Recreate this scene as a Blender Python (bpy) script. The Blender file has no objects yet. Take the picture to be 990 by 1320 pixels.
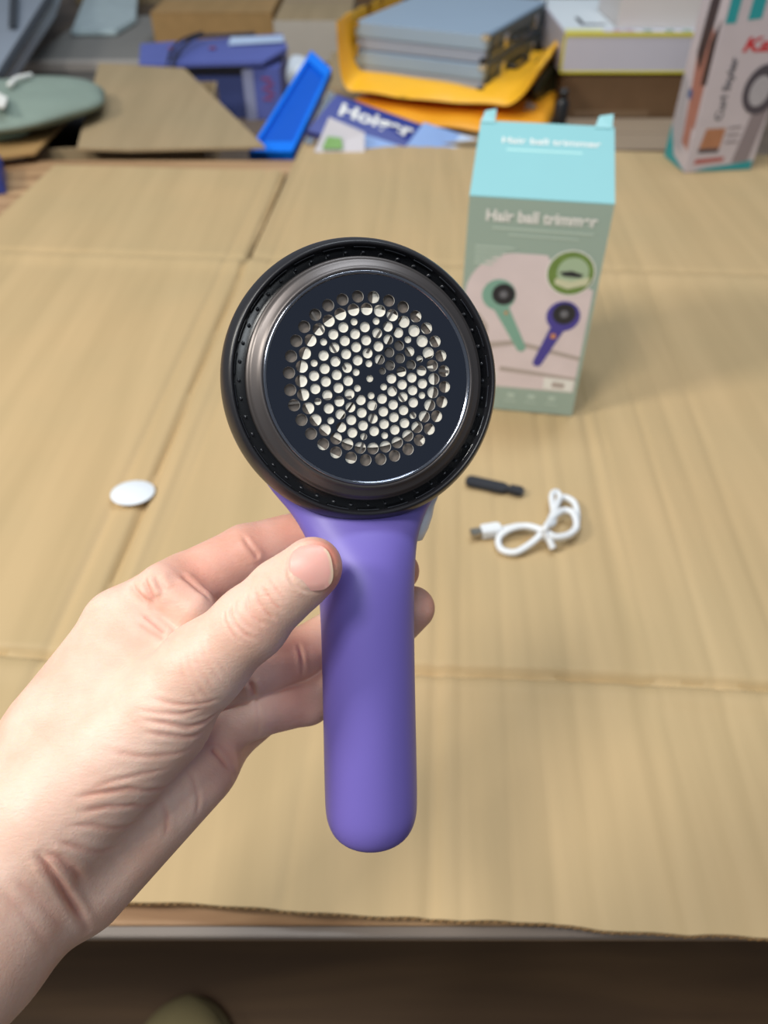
import bpy, bmesh, math, random
import numpy as np
from mathutils import Vector, Matrix, Euler

random.seed(4)
rng = np.random.default_rng(4)
scene = bpy.context.scene
COL = scene.collection

# ------------------------------------------------------------------ camera, world, lights, exposure
H = 0.42                                   # camera height above the table top
PITCH = math.radians(43.0)
F = 990.0                                  # focal length in pixels of the 990 x 1320 frame
CX, CY = 495.0, 660.0
SP, CP = math.sin(PITCH), math.cos(PITCH)
cam_data = bpy.data.cameras.new('camera')
cam = bpy.data.objects.new('camera', cam_data)
COL.objects.link(cam)
cam_data.sensor_fit = 'VERTICAL'
cam_data.sensor_height = 36.0
cam_data.lens = 36.0 * F / 1320.0
cam_data.clip_start = 0.01
cam_data.dof.use_dof = True
cam_data.dof.focus_distance = 0.226
cam_data.dof.aperture_fstop = 11
cam.location = (0, 0, H)
cam.rotation_euler = (math.pi / 2 - PITCH, 0, 0)
scene.camera = cam
CAM = Matrix.Translation((0, 0, H)) @ Euler((math.pi / 2 - PITCH, 0, 0)).to_matrix().to_4x4()

world = bpy.data.worlds.new('world')
scene.world = world
world.use_nodes = True
wb = world.node_tree.nodes['Background']
wb.inputs[0].default_value = (0.80, 0.88, 1.0, 1)
wb.inputs[1].default_value = 0.21

scene.view_settings.view_transform = 'Standard'
scene.view_settings.look = 'None'
scene.view_settings.gamma = 1.0
scene.view_settings.use_curve_mapping = False
scene.view_settings.exposure = -0.06


def lamp(name, loc, target, sx, sy, power, color):
    d = bpy.data.lights.new(name, 'AREA')
    d.shape = 'RECTANGLE'
    d.size, d.size_y = sx, sy
    d.energy = power
    d.color = color
    o = bpy.data.objects.new(name, d)
    COL.objects.link(o)
    o.location = loc
    v = Vector(target) - Vector(loc)
    o.rotation_euler = v.to_track_quat('-Z', 'Y').to_euler()
    return o


lamp('ceiling_light_left', (-1.50, -0.02, 1.42), (0.05, 0.45, 0.0), 0.35, 0.35, 24, (1.0, 0.95, 0.86))
lamp('ceiling_light_key', (-0.60, -0.30, 1.85), (0.0, 0.35, 0.0), 0.36, 0.36, 19, (1.0, 0.96, 0.90))
lamp('ceiling_light_far', (0.35, 1.15, 2.3), (0.1, 1.9, 0.0), 1.2, 0.3, 30, (0.86, 0.94, 1.0))
lamp('fill_light_near', (-0.15, -0.80, 1.70), (0.0, 0.6, 0.0), 0.6, 0.3, 6, (0.90, 0.96, 1.0))  # added fill behind the camera, brightens the box front and handle


# ------------------------------------------------------------------ geometry of the view
def ray(px, py):
    u, v = (px - CX) / F, (py - CY) / F
    return Vector((u, CP - v * SP, -SP - v * CP))


def gz(px, py, z=0.0):                      # the point at height z seen at a pixel
    d = ray(px, py)
    t = (z - H) / d.z
    return Vector((d.x * t, d.y * t, z))


def gy(px, py, y):                          # the point at distance y seen at a pixel
    d = ray(px, py)
    t = y / d.y
    return Vector((d.x * t, y, H + d.z * t))


# ------------------------------------------------------------------ materials
def srgb(r, g, b):
    return tuple(((c / 255) / 12.92 if c / 255 <= 0.04045 else ((c / 255 + 0.055) / 1.055) ** 2.4) for c in (r, g, b)) + (1,)


def mat(name, col, rough=0.6, metal=0.0, var=0.08, scale=20, bump=0.0, bscale=200, coat=0.0, spec=0.5,
        trans=0.0, sss=0.0, stretch=None, alpha=None):
    m = bpy.data.materials.new(name)
    m.use_nodes = True
    nt = m.node_tree
    b = nt.nodes['Principled BSDF']
    c = col if len(col) == 4 else srgb(*col)
    tc = nt.nodes.new('ShaderNodeTexCoord')
    mp = nt.nodes.new('ShaderNodeMapping')
    if stretch:
        mp.inputs['Scale'].default_value = stretch
    nt.links.new(tc.outputs['Object'], mp.inputs[0])
    n = nt.nodes.new('ShaderNodeTexNoise')
    n.inputs['Scale'].default_value = scale
    n.inputs['Detail'].default_value = 4
    nt.links.new(mp.outputs[0], n.inputs['Vector'])
    mix = nt.nodes.new('ShaderNodeMix')
    mix.data_type = 'RGBA'
    mix.inputs[6].default_value = tuple(min(1, x * (1 - var)) for x in c[:3]) + (1,)
    mix.inputs[7].default_value = tuple(min(1, x * (1 + var)) for x in c[:3]) + (1,)
    nt.links.new(n.outputs[0], mix.inputs[0])
    nt.links.new(mix.outputs[2], b.inputs['Base Color'])
    b.inputs['Roughness'].default_value = rough
    b.inputs['Metallic'].default_value = metal
    b.inputs['Coat Weight'].default_value = coat
    b.inputs['Specular IOR Level'].default_value = spec
    b.inputs['Transmission Weight'].default_value = trans
    if alpha is not None:
        b.inputs['Alpha'].default_value = alpha
    if sss:
        b.inputs['Subsurface Weight'].default_value = sss
        b.inputs['Subsurface Radius'].default_value = (1.0, 0.35, 0.2)
        b.inputs['Subsurface Scale'].default_value = 0.003
    if bump:
        n2 = nt.nodes.new('ShaderNodeTexNoise')
        n2.inputs['Scale'].default_value = bscale
        n2.inputs['Detail'].default_value = 3
        nt.links.new(mp.outputs[0], n2.inputs['Vector'])
        bp = nt.nodes.new('ShaderNodeBump')
        bp.inputs['Strength'].default_value = bump
        bp.inputs['Distance'].default_value = 0.002
        nt.links.new(n2.outputs[0], bp.inputs['Height'])
        nt.links.new(bp.outputs[0], b.inputs['Normal'])
    return m


MATS = {}


def M(key, *a, **k):
    if key not in MATS:
        MATS[key] = mat(key, *a, **k)
    return MATS[key]


# ------------------------------------------------------------------ object helpers
def link(name, me, m, parent=None, smooth=False):
    o = bpy.data.objects.new(name, me)
    if m is not None:
        me.materials.append(m)
    if smooth:
        me.polygons.foreach_set('use_smooth', [True] * len(me.polygons))
    COL.objects.link(o)
    if parent is not None:
        o.parent = parent
        o.matrix_parent_inverse = parent.matrix_basis.inverted()
    return o


def obj(name, bm, m, parent=None, smooth=False, recalc=True):
    me = bpy.data.meshes.new(name)
    if recalc:
        bmesh.ops.recalc_face_normals(bm, faces=bm.faces)
    bm.to_mesh(me)
    bm.free()
    return link(name, me, m, parent, smooth)


def pyobj(name, vs, fs, m, parent=None, smooth=False):
    me = bpy.data.meshes.new(name)
    me.from_pydata([tuple(v) for v in vs], [], fs)
    bm = bmesh.new()
    bm.from_mesh(me)
    bmesh.ops.recalc_face_normals(bm, faces=bm.faces)
    bm.to_mesh(me)
    bm.free()
    return link(name, me, m, parent, smooth)


def tag(o, label=None, cat=None, group=None, kind=None):
    if label:
        o['label'] = label
    if cat:
        o['category'] = cat
    if group:
        o['group'] = group
    if kind:
        o['kind'] = kind
    return o


def empty(name, loc, rot=None):
    o = bpy.data.objects.new(name, None)
    COL.objects.link(o)
    o.empty_display_size = 0.02
    if rot is not None:
        o.matrix_world = Matrix.Translation(loc) @ rot
    else:
        o.location = loc
    bpy.context.view_layer.update()
    return o


def prism(pts, dz, name, m, parent=None, bevel=0.0, smooth=False):
    """a flat slab: polygon of 3D points, extruded by the vector dz"""
    bm = bmesh.new()
    lo = [bm.verts.new(p) for p in pts]
    hi = [bm.verts.new(Vector(p) + Vector(dz)) for p in pts]
    n = len(pts)
    bm.faces.new(lo)
    bm.faces.new(hi[::-1])
    for i in range(n):
        bm.faces.new((lo[i], lo[(i + 1) % n], hi[(i + 1) % n], hi[i]))
    if bevel:
        bmesh.ops.bevel(bm, geom=list(bm.edges), offset=bevel, segments=2, affect='EDGES')
    return obj(name, bm, m, parent, smooth)


class Frame:
    """a box standing on its front bottom edge A -> B; s to the right, d back, h up (metres)"""

    def __init__(self, A, B, up=Vector((0, 0, 1))):
        self.o = Vector(A)
        self.w = (Vector(B) - Vector(A)).length
        self.x = (Vector(B) - Vector(A)).normalized()
        self.z = up
        self.y = self.z.cross(self.x).normalized()

    def p(self, s, d, h):
        return self.o + self.x * s + self.y * d + self.z * h


def fbox(fr, s0, s1, d0, d1, h0, h1, name, m, parent=None, bevel=0.0):
    pts = [fr.p(s0, d0, h0), fr.p(s1, d0, h0), fr.p(s1, d1, h0), fr.p(s0, d1, h0)]
    return prism(pts, fr.z * (h1 - h0), name, m, parent, bevel)


def tube(path, r, name, m, parent=None, closed=False, res=10):
    """swept round tube through 3D points (Catmull-Rom resampled)"""
    P = [Vector(p) for p in path]
    pts = []
    n = len(P)
    segs = n if closed else n - 1
    for i in range(segs):
        p0 = P[(i - 1) % n] if (closed or i > 0) else P[0]
        p1, p2 = P[i], P[(i + 1) % n]
        p3 = P[(i + 2) % n] if (closed or i + 2 < n) else P[-1]
        for k in range(8):
            t = k / 8
            pts.append(0.5 * ((2 * p1) + (p2 - p0) * t + (2 * p0 - 5 * p1 + 4 * p2 - p3) * t * t + (3 * p1 - p0 - 3 * p2 + p3) * t ** 3))
    if not closed:
        pts.append(P[-1])
    bm = bmesh.new()
    rings = []
    up = Vector((0.01, 0.02, 1)).normalized()
    for i, p in enumerate(pts):
        a = pts[max(i - 1, 0)]
        b = pts[min(i + 1, len(pts) - 1)]
        t = (b - a).normalized()
        x = up.cross(t)
        if x.length < 1e-4:
            x = Vector((1, 0, 0))
        x.normalize()
        y = t.cross(x)
        rings.append([bm.verts.new(p + (x * math.cos(2 * math.pi * k / res) + y * math.sin(2 * math.pi * k / res)) * r) for k in range(res)])
    m_ = len(rings)
    for i in range(m_ if closed else m_ - 1):
        A, B = rings[i], rings[(i + 1) % m_]
        for k in range(res):
            bm.faces.new((A[k], A[(k + 1) % res], B[(k + 1) % res], B[k]))
    if not closed:
        bm.faces.new(rings[0])
        bm.faces.new(rings[-1][::-1])
    return obj(name, bm, m, parent, True)


def lathe(profile, T, name, m, parent=None, seg=160, smooth=True):
    """profile of (radius, z) revolved about local z, placed by T (function of a Vector)"""
    vs, fs, idx = [], [], []
    for r, z in profile:
        if r < 1e-6:
            idx.append([len(vs)])
            vs.append(T(Vector((0, 0, z))))
        else:
            row = []
            for k in range(seg):
                a = 2 * math.pi * k / seg
                row.append(len(vs))
                vs.append(T(Vector((r * math.cos(a), r * math.sin(a), z))))
            idx.append(row)
    for A, B in zip(idx, idx[1:]):
        for k in range(seg):
            a0, a1 = A[k % len(A)], A[(k + 1) % len(A)]
            b0, b1 = B[k % len(B)], B[(k + 1) % len(B)]
            f = []
            for q in (a0, a1, b1, b0):
                if q not in f:
                    f.append(q)
            if len(f) > 2:
                fs.append(f)
    return pyobj(name, vs, fs, m, parent, smooth)


def text_mesh(s, size, extrude=0.0002, bold=0.0):
    cu = bpy.data.curves.new('lettering', 'FONT')
    cu.body = s
    cu.size = size
    cu.extrude = extrude
    cu.offset = bold
    cu.align_x = 'LEFT'
    o = bpy.data.objects.new('lettering', cu)
    COL.objects.link(o)
    dg = bpy.context.evaluated_depsgraph_get()
    me = bpy.data.meshes.new_from_object(o.evaluated_get(dg))
    bpy.data.objects.remove(o)
    bpy.data.curves.remove(cu)
    return me


def put_text(s, name, m, parent, origin, ex, ey, width, height=None, bold=0.0, slant=0.0):
    """lettering fitted to a width; origin is its lower left, ex / ey its directions"""
    me = text_mesh(s, 1.0, 0.0, bold)
    co = np.array([v.co[:] for v in me.vertices])
    x0, x1 = co[:, 0].min(), co[:, 0].max()
    y0, y1 = co[:, 1].min(), co[:, 1].max()
    kx = width / (x1 - x0)
    ky = kx if height is None else height / (y1 - y0)
    n = ex.cross(ey).normalized()
    for v in me.vertices:
        a, b = (v.co.x - x0) * kx, (v.co.y - min(y0, 0)) * ky
        v.co = origin + ex * (a + slant * b) + ey * b + n * 0.0004
    return link(name, me, m, parent)


# ------------------------------------------------------------------ materials with patterns
def cardboard(name, col, dirx=1.0):
    m = bpy.data.materials.new(name)
    m.use_nodes = True
    nt = m.node_tree
    N, L = nt.nodes, nt.links
    b = N['Principled BSDF']
    b.inputs['Roughness'].default_value = 0.62
    b.inputs['Specular IOR Level'].default_value = 0.35
    tc = N.new('ShaderNodeTexCoord')
    mp = N.new('ShaderNodeMapping')
    mp.inputs['Scale'].default_value = (1.0, 0.06, 1.0)
    mp.inputs['Rotation'].default_value = (0, 0, dirx)
    L.new(tc.outputs['Object'], mp.inputs[0])
    n1 = N.new('ShaderNodeTexNoise')
    n1.inputs['Scale'].default_value = 38
    n1.inputs['Detail'].default_value = 5
    L.new(mp.outputs[0], n1.inputs['Vector'])
    n2 = N.new('ShaderNodeTexNoise')
    n2.inputs['Scale'].default_value = 5
    n2.inputs['Detail'].default_value = 3
    L.new(tc.outputs['Object'], n2.inputs['Vector'])
    c = srgb(*col)
    r = N.new('ShaderNodeValToRGB')
    r.color_ramp.elements[0].position = 0.30
    r.color_ramp.elements[0].color = (c[0] * 0.93, c[1] * 0.925, c[2] * 0.90, 1)
    r.color_ramp.elements[1].position = 0.66
    r.color_ramp.elements[1].color = (c[0] * 1.06, c[1] * 1.05, c[2] * 1.04, 1)
    L.new(n1.outputs[0], r.inputs[0])
    mx = N.new('ShaderNodeMix')
    mx.data_type = 'RGBA'
    mx.blend_type = 'MULTIPLY'
    mx.inputs[0].default_value = 1.0
    r2 = N.new('ShaderNodeValToRGB')
    r2.color_ramp.elements[0].position = 0.35
    r2.color_ramp.elements[0].color = (0.93, 0.95, 0.93, 1)
    r2.color_ramp.elements[1].position = 0.65
    r2.color_ramp.elements[1].color = (1.0, 0.985, 0.95, 1)
    L.new(n2.outputs[0], r2.inputs[0])
    L.new(r.outputs[0], mx.inputs[6])
    L.new(r2.outputs[0], mx.inputs[7])
    L.new(mx.outputs[2], b.inputs['Base Color'])
    bp = N.new('ShaderNodeBump')
    bp.inputs['Strength'].default_value = 0.25
    bp.inputs['Distance'].default_value = 0.0015
    L.new(n1.outputs[0], bp.inputs['Height'])
    L.new(bp.outputs[0], b.inputs['Normal'])
    return m


def wood(name, c1, c2, scale=3.0, stretch=(1, 12, 1), rough=0.5):
    m = bpy.data.materials.new(name)
    m.use_nodes = True
    nt = m.node_tree
    N, L = nt.nodes, nt.links
    b = N['Principled BSDF']
    b.inputs['Roughness'].default_value = rough
    tc = N.new('ShaderNodeTexCoord')
    mp = N.new('ShaderNodeMapping')
    mp.inputs['Scale'].default_value = stretch
    L.new(tc.outputs['Object'], mp.inputs[0])
    n = N.new('ShaderNodeTexNoise')
    n.inputs['Scale'].default_value = scale
    n.inputs['Detail'].default_value = 7
    n.inputs['Distortion'].default_value = 0.6
    L.new(mp.outputs[0], n.inputs['Vector'])
    r = N.new('ShaderNodeValToRGB')
    r.color_ramp.elements[0].position = 0.35
    r.color_ramp.elements[0].color = srgb(*c1)
    r.color_ramp.elements[1].position = 0.65
    r.color_ramp.elements[1].color = srgb(*c2)
    L.new(n.outputs[0], r.inputs[0])
    L.new(r.outputs[0], b.inputs['Base Color'])
    return m


m_board = cardboard('corrugated_cardboard', (188, 163, 124), math.radians(-4))
m_carton = cardboard('carton_brown', (164, 144, 114), 0.3)
m_carton2 = cardboard('carton_tan', (170, 136, 90), 0.1)
m_cartond = cardboard('carton_dark', (112, 86, 62), 0.0)
m_wood = wood('table_wood', (150, 116, 84), (198, 162, 122), 4.0, (1, 14, 1))
m_floor = wood('floor_wood', (84, 62, 40), (108, 82, 54), 2.0, (1, 9, 1), 0.6)
m_bench = wood('bench_wood', (96, 82, 70), (125, 108, 92), 2.0, (1, 6, 1), 0.6)

# ------------------------------------------------------------------ setting: floor, table, lower bench behind
def cuboid(x0, x1, y0, y1, z0, z1, name, m, parent=None, bevel=0.0):
    return prism([(x0, y0, z0), (x1, y0, z0), (x1, y1, z0), (x0, y1, z0)], (0, 0, z1 - z0), name, m, parent, bevel)


fl = cuboid(-3.0, 3.0, -1.5, 5.0, -0.80, -0.75, 'floor', m_floor)
tag(fl, kind='structure')

TZ = -0.0125                                # top of the planks; the warped sheet lies on them
T_EDGE = gz(400, 1205, TZ).y
T_FAR = gz(300, 196, 0.0).y
table = empty('table', (0, T_EDGE, -0.75))
tag(table, 'brown wooden table under the flattened cardboard, pale grey front edging', 'table')
n_pl = 9
yy = np.linspace(T_EDGE + 0.004, T_FAR, n_pl + 1)
for i in range(n_pl):
    cuboid(-1.0, 1.05, yy[i] + 0.0008, yy[i + 1] - 0.0008, TZ - 0.024, TZ, 'plank', m_wood, table, 0.0006)
m_edge = mat('edge_strip', (128, 118, 110), 0.45, var=0.05)
e = cuboid(-1.0, 1.05, T_EDGE - 0.001, T_EDGE + 0.004, TZ - 0.005, TZ + 0.0005, 'edge_strip', m_edge, table, 0.0006)
e['label'] = 'pale grey front edging strip'
for sx in (-0.92, 0.97):
    for y in (T_EDGE + 0.08, T_FAR - 0.08):
        cuboid(sx - 0.025, sx + 0.025, y - 0.025, y + 0.025, -0.75, TZ - 0.0245, 'leg', m_wood, table, 0.002)
cuboid(-0.90, 0.95, T_FAR - 0.10, T_FAR - 0.08, -0.12, TZ - 0.0245, 'rail', m_wood, table)

BZ = -0.10
bench = empty('workbench', (0, T_FAR + 0.8, -0.75))
tag(bench, 'lower brown bench behind the table carrying the clutter of boxes', 'bench')
ys = np.linspace(T_FAR + 0.03, 4.2, 12)
for i in range(11):
    cuboid(-2.1, 2.1, ys[i] + 0.001, ys[i + 1] - 0.001, BZ - 0.03, BZ, 'board', m_bench, bench)
for sx in (-2.0, 2.0):
    for y in (T_FAR + 0.1, 4.1):
        cuboid(sx - 0.03, sx + 0.03, y - 0.03, y + 0.03, -0.75, BZ - 0.0302, 'leg', m_bench, bench)

# ------------------------------------------------------------------ the flattened cardboard sheet
BR = math.radians(-4.2)                       # the sheet is turned a little on the table
bx = Vector((math.cos(BR), math.sin(BR), 0))
by = Vector((-math.sin(BR), math.cos(BR), 0))


def to_b(p):
    return p.dot(bx), p.dot(by)


def from_b(s, t, z=0.0):
    return bx * s + by * t + Vector((0, 0, z))


sheet = empty('cardboard_sheet', gz(495, 700, TZ))
tag(sheet, 'large flattened brown corrugated carton spread over the table top', 'cardboard')

_, T_CREASE1 = to_b(gz(700, 874))             # near fold
_, T_CREASE2 = to_b(gz(160, 330))             # far fold
S_SLOT = to_b(gz(322, 328))[0]                # the long fold running away from us on the left
ridge_s = []
for px, py in ((235, 560), (258, 560), (205, 700), (764, 582), (820, 864), (894, 647), (846, 700), (560, 760), (600, 900), (690, 900), (740, 950),
               (925, 900), (960, 700), (440, 1130), (560, 1110), (655, 1100), (380, 1100), (610, 620), (890, 1050), (800, 1050), (500, 1150), (330, 1120)):
    ridge_s.append((to_b(gz(px, py))[0], rng.uniform(0.4, 1.0), rng.uniform(0.0022, 0.005), rng.uniform(0, 6.28)))


def sheet_h(s, t):
    z = 0.0
    for rs, a, w, ph in ridge_s:
        q = s - rs - 0.003 * math.sin(t * 5 + ph)
        if abs(q) < 4 * w:
            z -= 0.0016 * a * math.exp(-(q / w) ** 2) * (0.55 + 0.45 * math.sin(t * 3.1 + ph * 2))
    d1 = t - T_CREASE1 - 0.004 * math.sin(s * 6)
    z -= 0.0062 * math.exp(-(d1 / 0.0034) ** 2)
    z += 0.0028 * math.exp(-((d1 + 0.013) / 0.009) ** 2)
    d2 = t - T_CREASE2
    z += 0.0045 * math.exp(-((d2 + 0.012) / 0.016) ** 2)
    z -= 0.0040 * math.exp(-((d2 - 0.006) / 0.007) ** 2)
    ds = s - (S_SLOT + 0.02 * (T_CREASE2 - t))
    z -= 0.0055 * math.exp(-((ds + 0.002) / 0.0035) ** 2)
    z += 0.0028 * math.exp(-((ds - 0.010) / 0.006) ** 2)
    z -= 0.0022 * math.exp(-((ds + 0.026) / 0.004) ** 2)
    z += 0.0012 * math.sin(s * 9 + 1) * math.sin(t * 7)
    return z


def sheet_part(name, s0, s1, t0, t1, ns, nt_, thick=0.004, edge=None, zoff=0.0, label=None):
    vs, fs = [], []
    S = np.linspace(s0, s1, ns)
    for j in range(nt_):
        for i in range(ns):
            s = S[i]
            lo, hi = t0, t1
            if edge:
                lo, hi = edge(s, t0, t1)
            t = lo + (hi - lo) * j / (nt_ - 1)
            vs.append(from_b(s, t, sheet_h(s, t) + zoff))
    for j in range(nt_ - 1):
        for i in range(ns - 1):
            a = j * ns + i
            fs.append((a, a + 1, a + ns + 1, a + ns))
    n = len(vs)
    vs += [v - Vector((0, 0, thick)) for v in vs]
    fs += [tuple(n + k for k in f[::-1]) for f in fs]
    rim = [i for i in range(ns)] + [j * ns + ns - 1 for j in range(1, nt_)] + [(nt_ - 1) * ns + i for i in range(ns - 2, -1, -1)] + [j * ns for j in range(nt_ - 2, 0, -1)]
    for a, b in zip(rim, rim[1:] + rim[:1]):
        fs.append((a, b, n + b, n + a))
    me = bpy.data.meshes.new(name)
    me.from_pydata([tuple(v) for v in vs], [], fs)
    bm = bmesh.new()
    bm.from_mesh(me)
    bmesh.ops.recalc_face_normals(bm, faces=bm.faces)
    bm.to_mesh(me)
    bm.free()
    o = link(name, me, m_board, sheet, True)
    md = o.modifiers.new('split', 'EDGE_SPLIT')
    md.split_angle = math.radians(50)
    if label:
        o['label'] = label
    return o


sL, sR = -0.60, to_b(gz(990, 420))[0] + 0.05
near_pts = [to_b(gz(px, py)) for px, py in ((-260, 1150), (200, 1163), (420, 1176), (600, 1188), (700, 1190), (800, 1200), (990, 1210), (1200, 1222))]


def near_edge(s, t0, t1):
    for a, b in zip(near_pts, near_pts[1:]):
        if a[0] <= s <= b[0] or (s < a[0] and a is near_pts[0]):
            k = (s - a[0]) / (b[0] - a[0])
            lo = a[1] + (b[1] - a[1]) * k
            break
    else:
        lo = near_pts[-1][1]
    return lo + 0.0005 * math.sin(s * 45) + 0.0003 * math.sin(s * 160 + 1), t1


sheet_part('sheet_panel', -0.66, 0.60, 0.15, T_CREASE2, 520, 330, edge=near_edge)
far_L = to_b(gz(60, 211))[1]
far_R = to_b(gz(640, 193))[1]


def far_edge(s, t0, t1):
    return t0, t1 + 0.02 * (s + 0.3)


m1 = sheet_part('sheet_flap', -0.60, S_SLOT - 0.003, T_CREASE2, far_L, 130, 70, edge=far_edge, label='left rear flap of the flattened carton')
m2 = sheet_part('sheet_flap', S_SLOT + 0.004, 0.575, T_CREASE2, far_R + 0.005, 260, 70, edge=lambda s, a, b: (a, b), zoff=0.0006,
                label='right rear flap of the flattened carton')
# open corrugated core along the torn front edge
bm = bmesh.new()
sv = np.linspace(-0.655, 0.595, 900)
prev = None
for k, s in enumerate(sv):
    lo = near_edge(s, 0, 0)[0]
    z = sheet_h(s, lo)
    a = bm.verts.new(from_b(s, lo - 0.0006, z - 0.0006 - 0.0030 * (0.5 + 0.5 * math.sin(k * 1.9))))
    b = bm.verts.new(from_b(s, lo + 0.003, z - 0.0006 - 0.0030 * (0.5 + 0.5 * math.sin(k * 1.9))))
    if prev:
        bm.faces.new((prev[0], a, b, prev[1]))
    prev = (a, b)
flute = obj('fluted_core', bm, cardboard('core_brown', (150, 116, 76)), sheet)
flute['kind'] = 'stuff'

# ------------------------------------------------------------------ trimmer carton
m_sage = mat('printed_sage', (156, 176, 165), 0.45, var=0.04, scale=12)
m_cyan = mat('printed_aqua', (134, 190, 196), 0.45, var=0.03)
m_white = mat('print_white', (232, 232, 228), 0.5, var=0.03)
m_pink = mat('print_blush', (220, 206, 208), 0.5, var=0.10, scale=40)
A, B = gz(585, 522, 0), gz(737, 536, 0)
fr = Frame(A, B)
W = fr.w
BH = 0.5 * ((gy(600, 243, A.y).z) + gy(787, 274, B.y).z)
BD = W * 0.88
tb = empty('trimmer_carton', fr.p(W / 2, BD / 2, 0))
tag(tb, 'tall sage green trimmer box with pale aqua lid, standing on the cardboard', 'box')
th = 0.0009
fbox(fr, 0, W, 0, th, 0, BH, 'front_panel', m_sage, tb)
fbox(fr, 0, W, BD - th, BD, 0, BH, 'rear_panel', m_sage, tb)
fbox(fr, 0, th, th, BD - th, 0, BH, 'side_panel', m_sage, tb)
fbox(fr, W - th, W, th, BD - th, 0, BH, 'side_panel', m_sage, tb)
fbox(fr, th, W - th, th, BD - th, 0, th, 'bottom_panel', m_sage, tb)
rise = BD * 0.27
# lid hinged on the front edge, rear edge lifted, with its tuck flap and the little side ears
lid = prism([fr.p(0, 0, BH), fr.p(W, 0, BH), fr.p(W, BD, BH + rise), fr.p(0, BD, BH + rise)], fr.z * th, 'lid', m_cyan, tb)
lid['label'] = 'pale aqua lid lifted at the back'
prism([fr.p(0.003, BD, BH + rise), fr.p(W - 0.003, BD, BH + rise), fr.p(W - 0.006, BD + 0.004, BH - 0.004), fr.p(0.006, BD + 0.004, BH - 0.004)],
      fr.y * th, 'tuck_flap', m_cyan, lid)
for s0, s1 in ((0.0, 0.012), (W - 0.016, W - 0.002)):
    prism([fr.p(s0, BD - 0.004, BH + rise), fr.p(s1, BD - 0.004, BH + rise), fr.p(s1, BD + 0.006, BH + rise + 0.008), fr.p(s0 + .003, BD + 0.006, BH + rise + 0.006)],
          fr.z * th, 'lid_ear', m_cyan, lid)


def F2(s, q, off=0.0003):                    # point on the front print: s across, q down from the top edge
    return fr.p(s * W, -off, BH * (1 - q))


def front_poly(pts, name, m, off):
    o = prism([F2(s, q, off) for s, q in pts], -fr.y * 0.00008, name, m, tb)
    return o


def disc(s, q, r, n=40, sq=1.0):
    return [(s + r * math.cos(2 * math.pi * k / n), q - r * W / BH * sq * math.sin(2 * math.pi * k / n)) for k in range(n)]


def bar(s0, q0, s1, q1, w0, w1):
    a = Vector((s0 * W, q0 * BH))
    b = Vector((s1 * W, q1 * BH))
    d = (b - a).normalized()
    n = Vector((-d.y, d.x))
    pts = [a + n * w0, b + n * w1]
    for k in range(7):
        an = math.pi * k / 6
        pts.append(b + n * w1 * math.cos(an) + d * w1 * math.sin(an))
    pts += [a - n * w0]
    return [(p.x / W, p.y / BH) for p in pts]


pic = [(0.02, 0.87), (0.02, 0.50)] + [(0.38 - 0.36 * math.cos(a), 0.42 - 0.20 * math.sin(a)) for a in np.linspace(0.1, math.pi / 2, 12)] + \
      [(0.60, 0.22), (0.70, 0.30), (0.97, 0.36), (0.97, 0.87)]
front_poly(pic, 'picture_print', m_pink, 0.0001)
m_fold = mat('print_shade', (178, 166, 160), 0.5, var=0.1, scale=60)
front_poly([(0.02, 0.66), (0.45, 0.62), (0.97, 0.68), (0.97, 0.70), (0.45, 0.645), (0.02, 0.70)], 'drape_print', m_fold, 0.0002)
front_poly([(0.02, 0.52), (0.14, 0.50), (0.22, 0.56), (0.22, 0.60), (0.02, 0.60)], 'drape_print', m_fold, 0.0002)
front_poly([(0.35, 0.76), (0.97, 0.79), (0.97, 0.805), (0.35, 0.785)], 'drape_print', m_fold, 0.0002)
m_mint = mat('print_mint', (128, 172, 156), 0.45, var=0.04)
m_purp_p = mat('print_violet', (74, 66, 152), 0.45, var=0.04)
m_dark_p = mat('print_black', (38, 40, 48), 0.4, var=0.04)
m_orange = mat('print_orange', (206, 140, 90), 0.5)
for (hs, hq, es, eq, m_, br) in ((0.315, 0.405, 0.50, 0.655, m_mint, (-0.035, 0.005)), (0.79, 0.475, 0.645, 0.725, m_purp_p, (-0.005, 0.012))):
    front_poly(disc(hs + br[0], hq + br[1], 0.128), 'trimmer_print', m_, 0.0003)
    front_poly(bar(hs - 0.02, hq + 0.05, es, eq, 0.0062, 0.0040), 'trimmer_print', m_, 0.0004)
    front_poly(disc(hs, hq, 0.088), 'blade_print', m_dark_p, 0.0005)
    front_poly(disc(hs, hq, 0.03), 'blade_print', M('print_grey', (110, 112, 120), 0.4), 0.0006)
front_poly(disc(0.735, 0.585, 0.022), 'emblem_print', m_orange, 0.0006)
front_poly(disc(0.35, 0.49, 0.014), 'emblem_print', m_orange, 0.0006)
front_poly(disc(0.785, 0.29, 0.178), 'inset_print', m_white, 0.0003)
front_poly(disc(0.785, 0.29, 0.168), 'inset_print', mat('print_leaf', (112, 140, 72), 0.5, var=0.3, scale=120), 0.0004)
front_poly(disc(0.80, 0.285, 0.115), 'inset_print', mat('print_pale', (168, 190, 160), 0.5), 0.0005)
front_poly([(0.70, 0.288), (0.79, 0.278), (0.88, 0.292), (0.86, 0.306), (0.74, 0.304)], 'inset_print', m_dark_p, 0.0006)
front_poly([(0.68, 0.315), (0.80, 0.325), (0.93, 0.30), (0.92, 0.335), (0.78, 0.36), (0.68, 0.34)], 'inset_print',
           mat('print_cream', (206, 208, 176), 0.5), 0.0006)
front_poly([(0.72, 0.80), (0.96, 0.805), (0.96, 0.868), (0.72, 0.862)], 'badge_print', m_white, 0.0003)
front_poly([(0.79, 0.82), (0.89, 0.823), (0.89, 0.852), (0.79, 0.849)], 'badge_print', m_fold, 0.0004)
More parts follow.
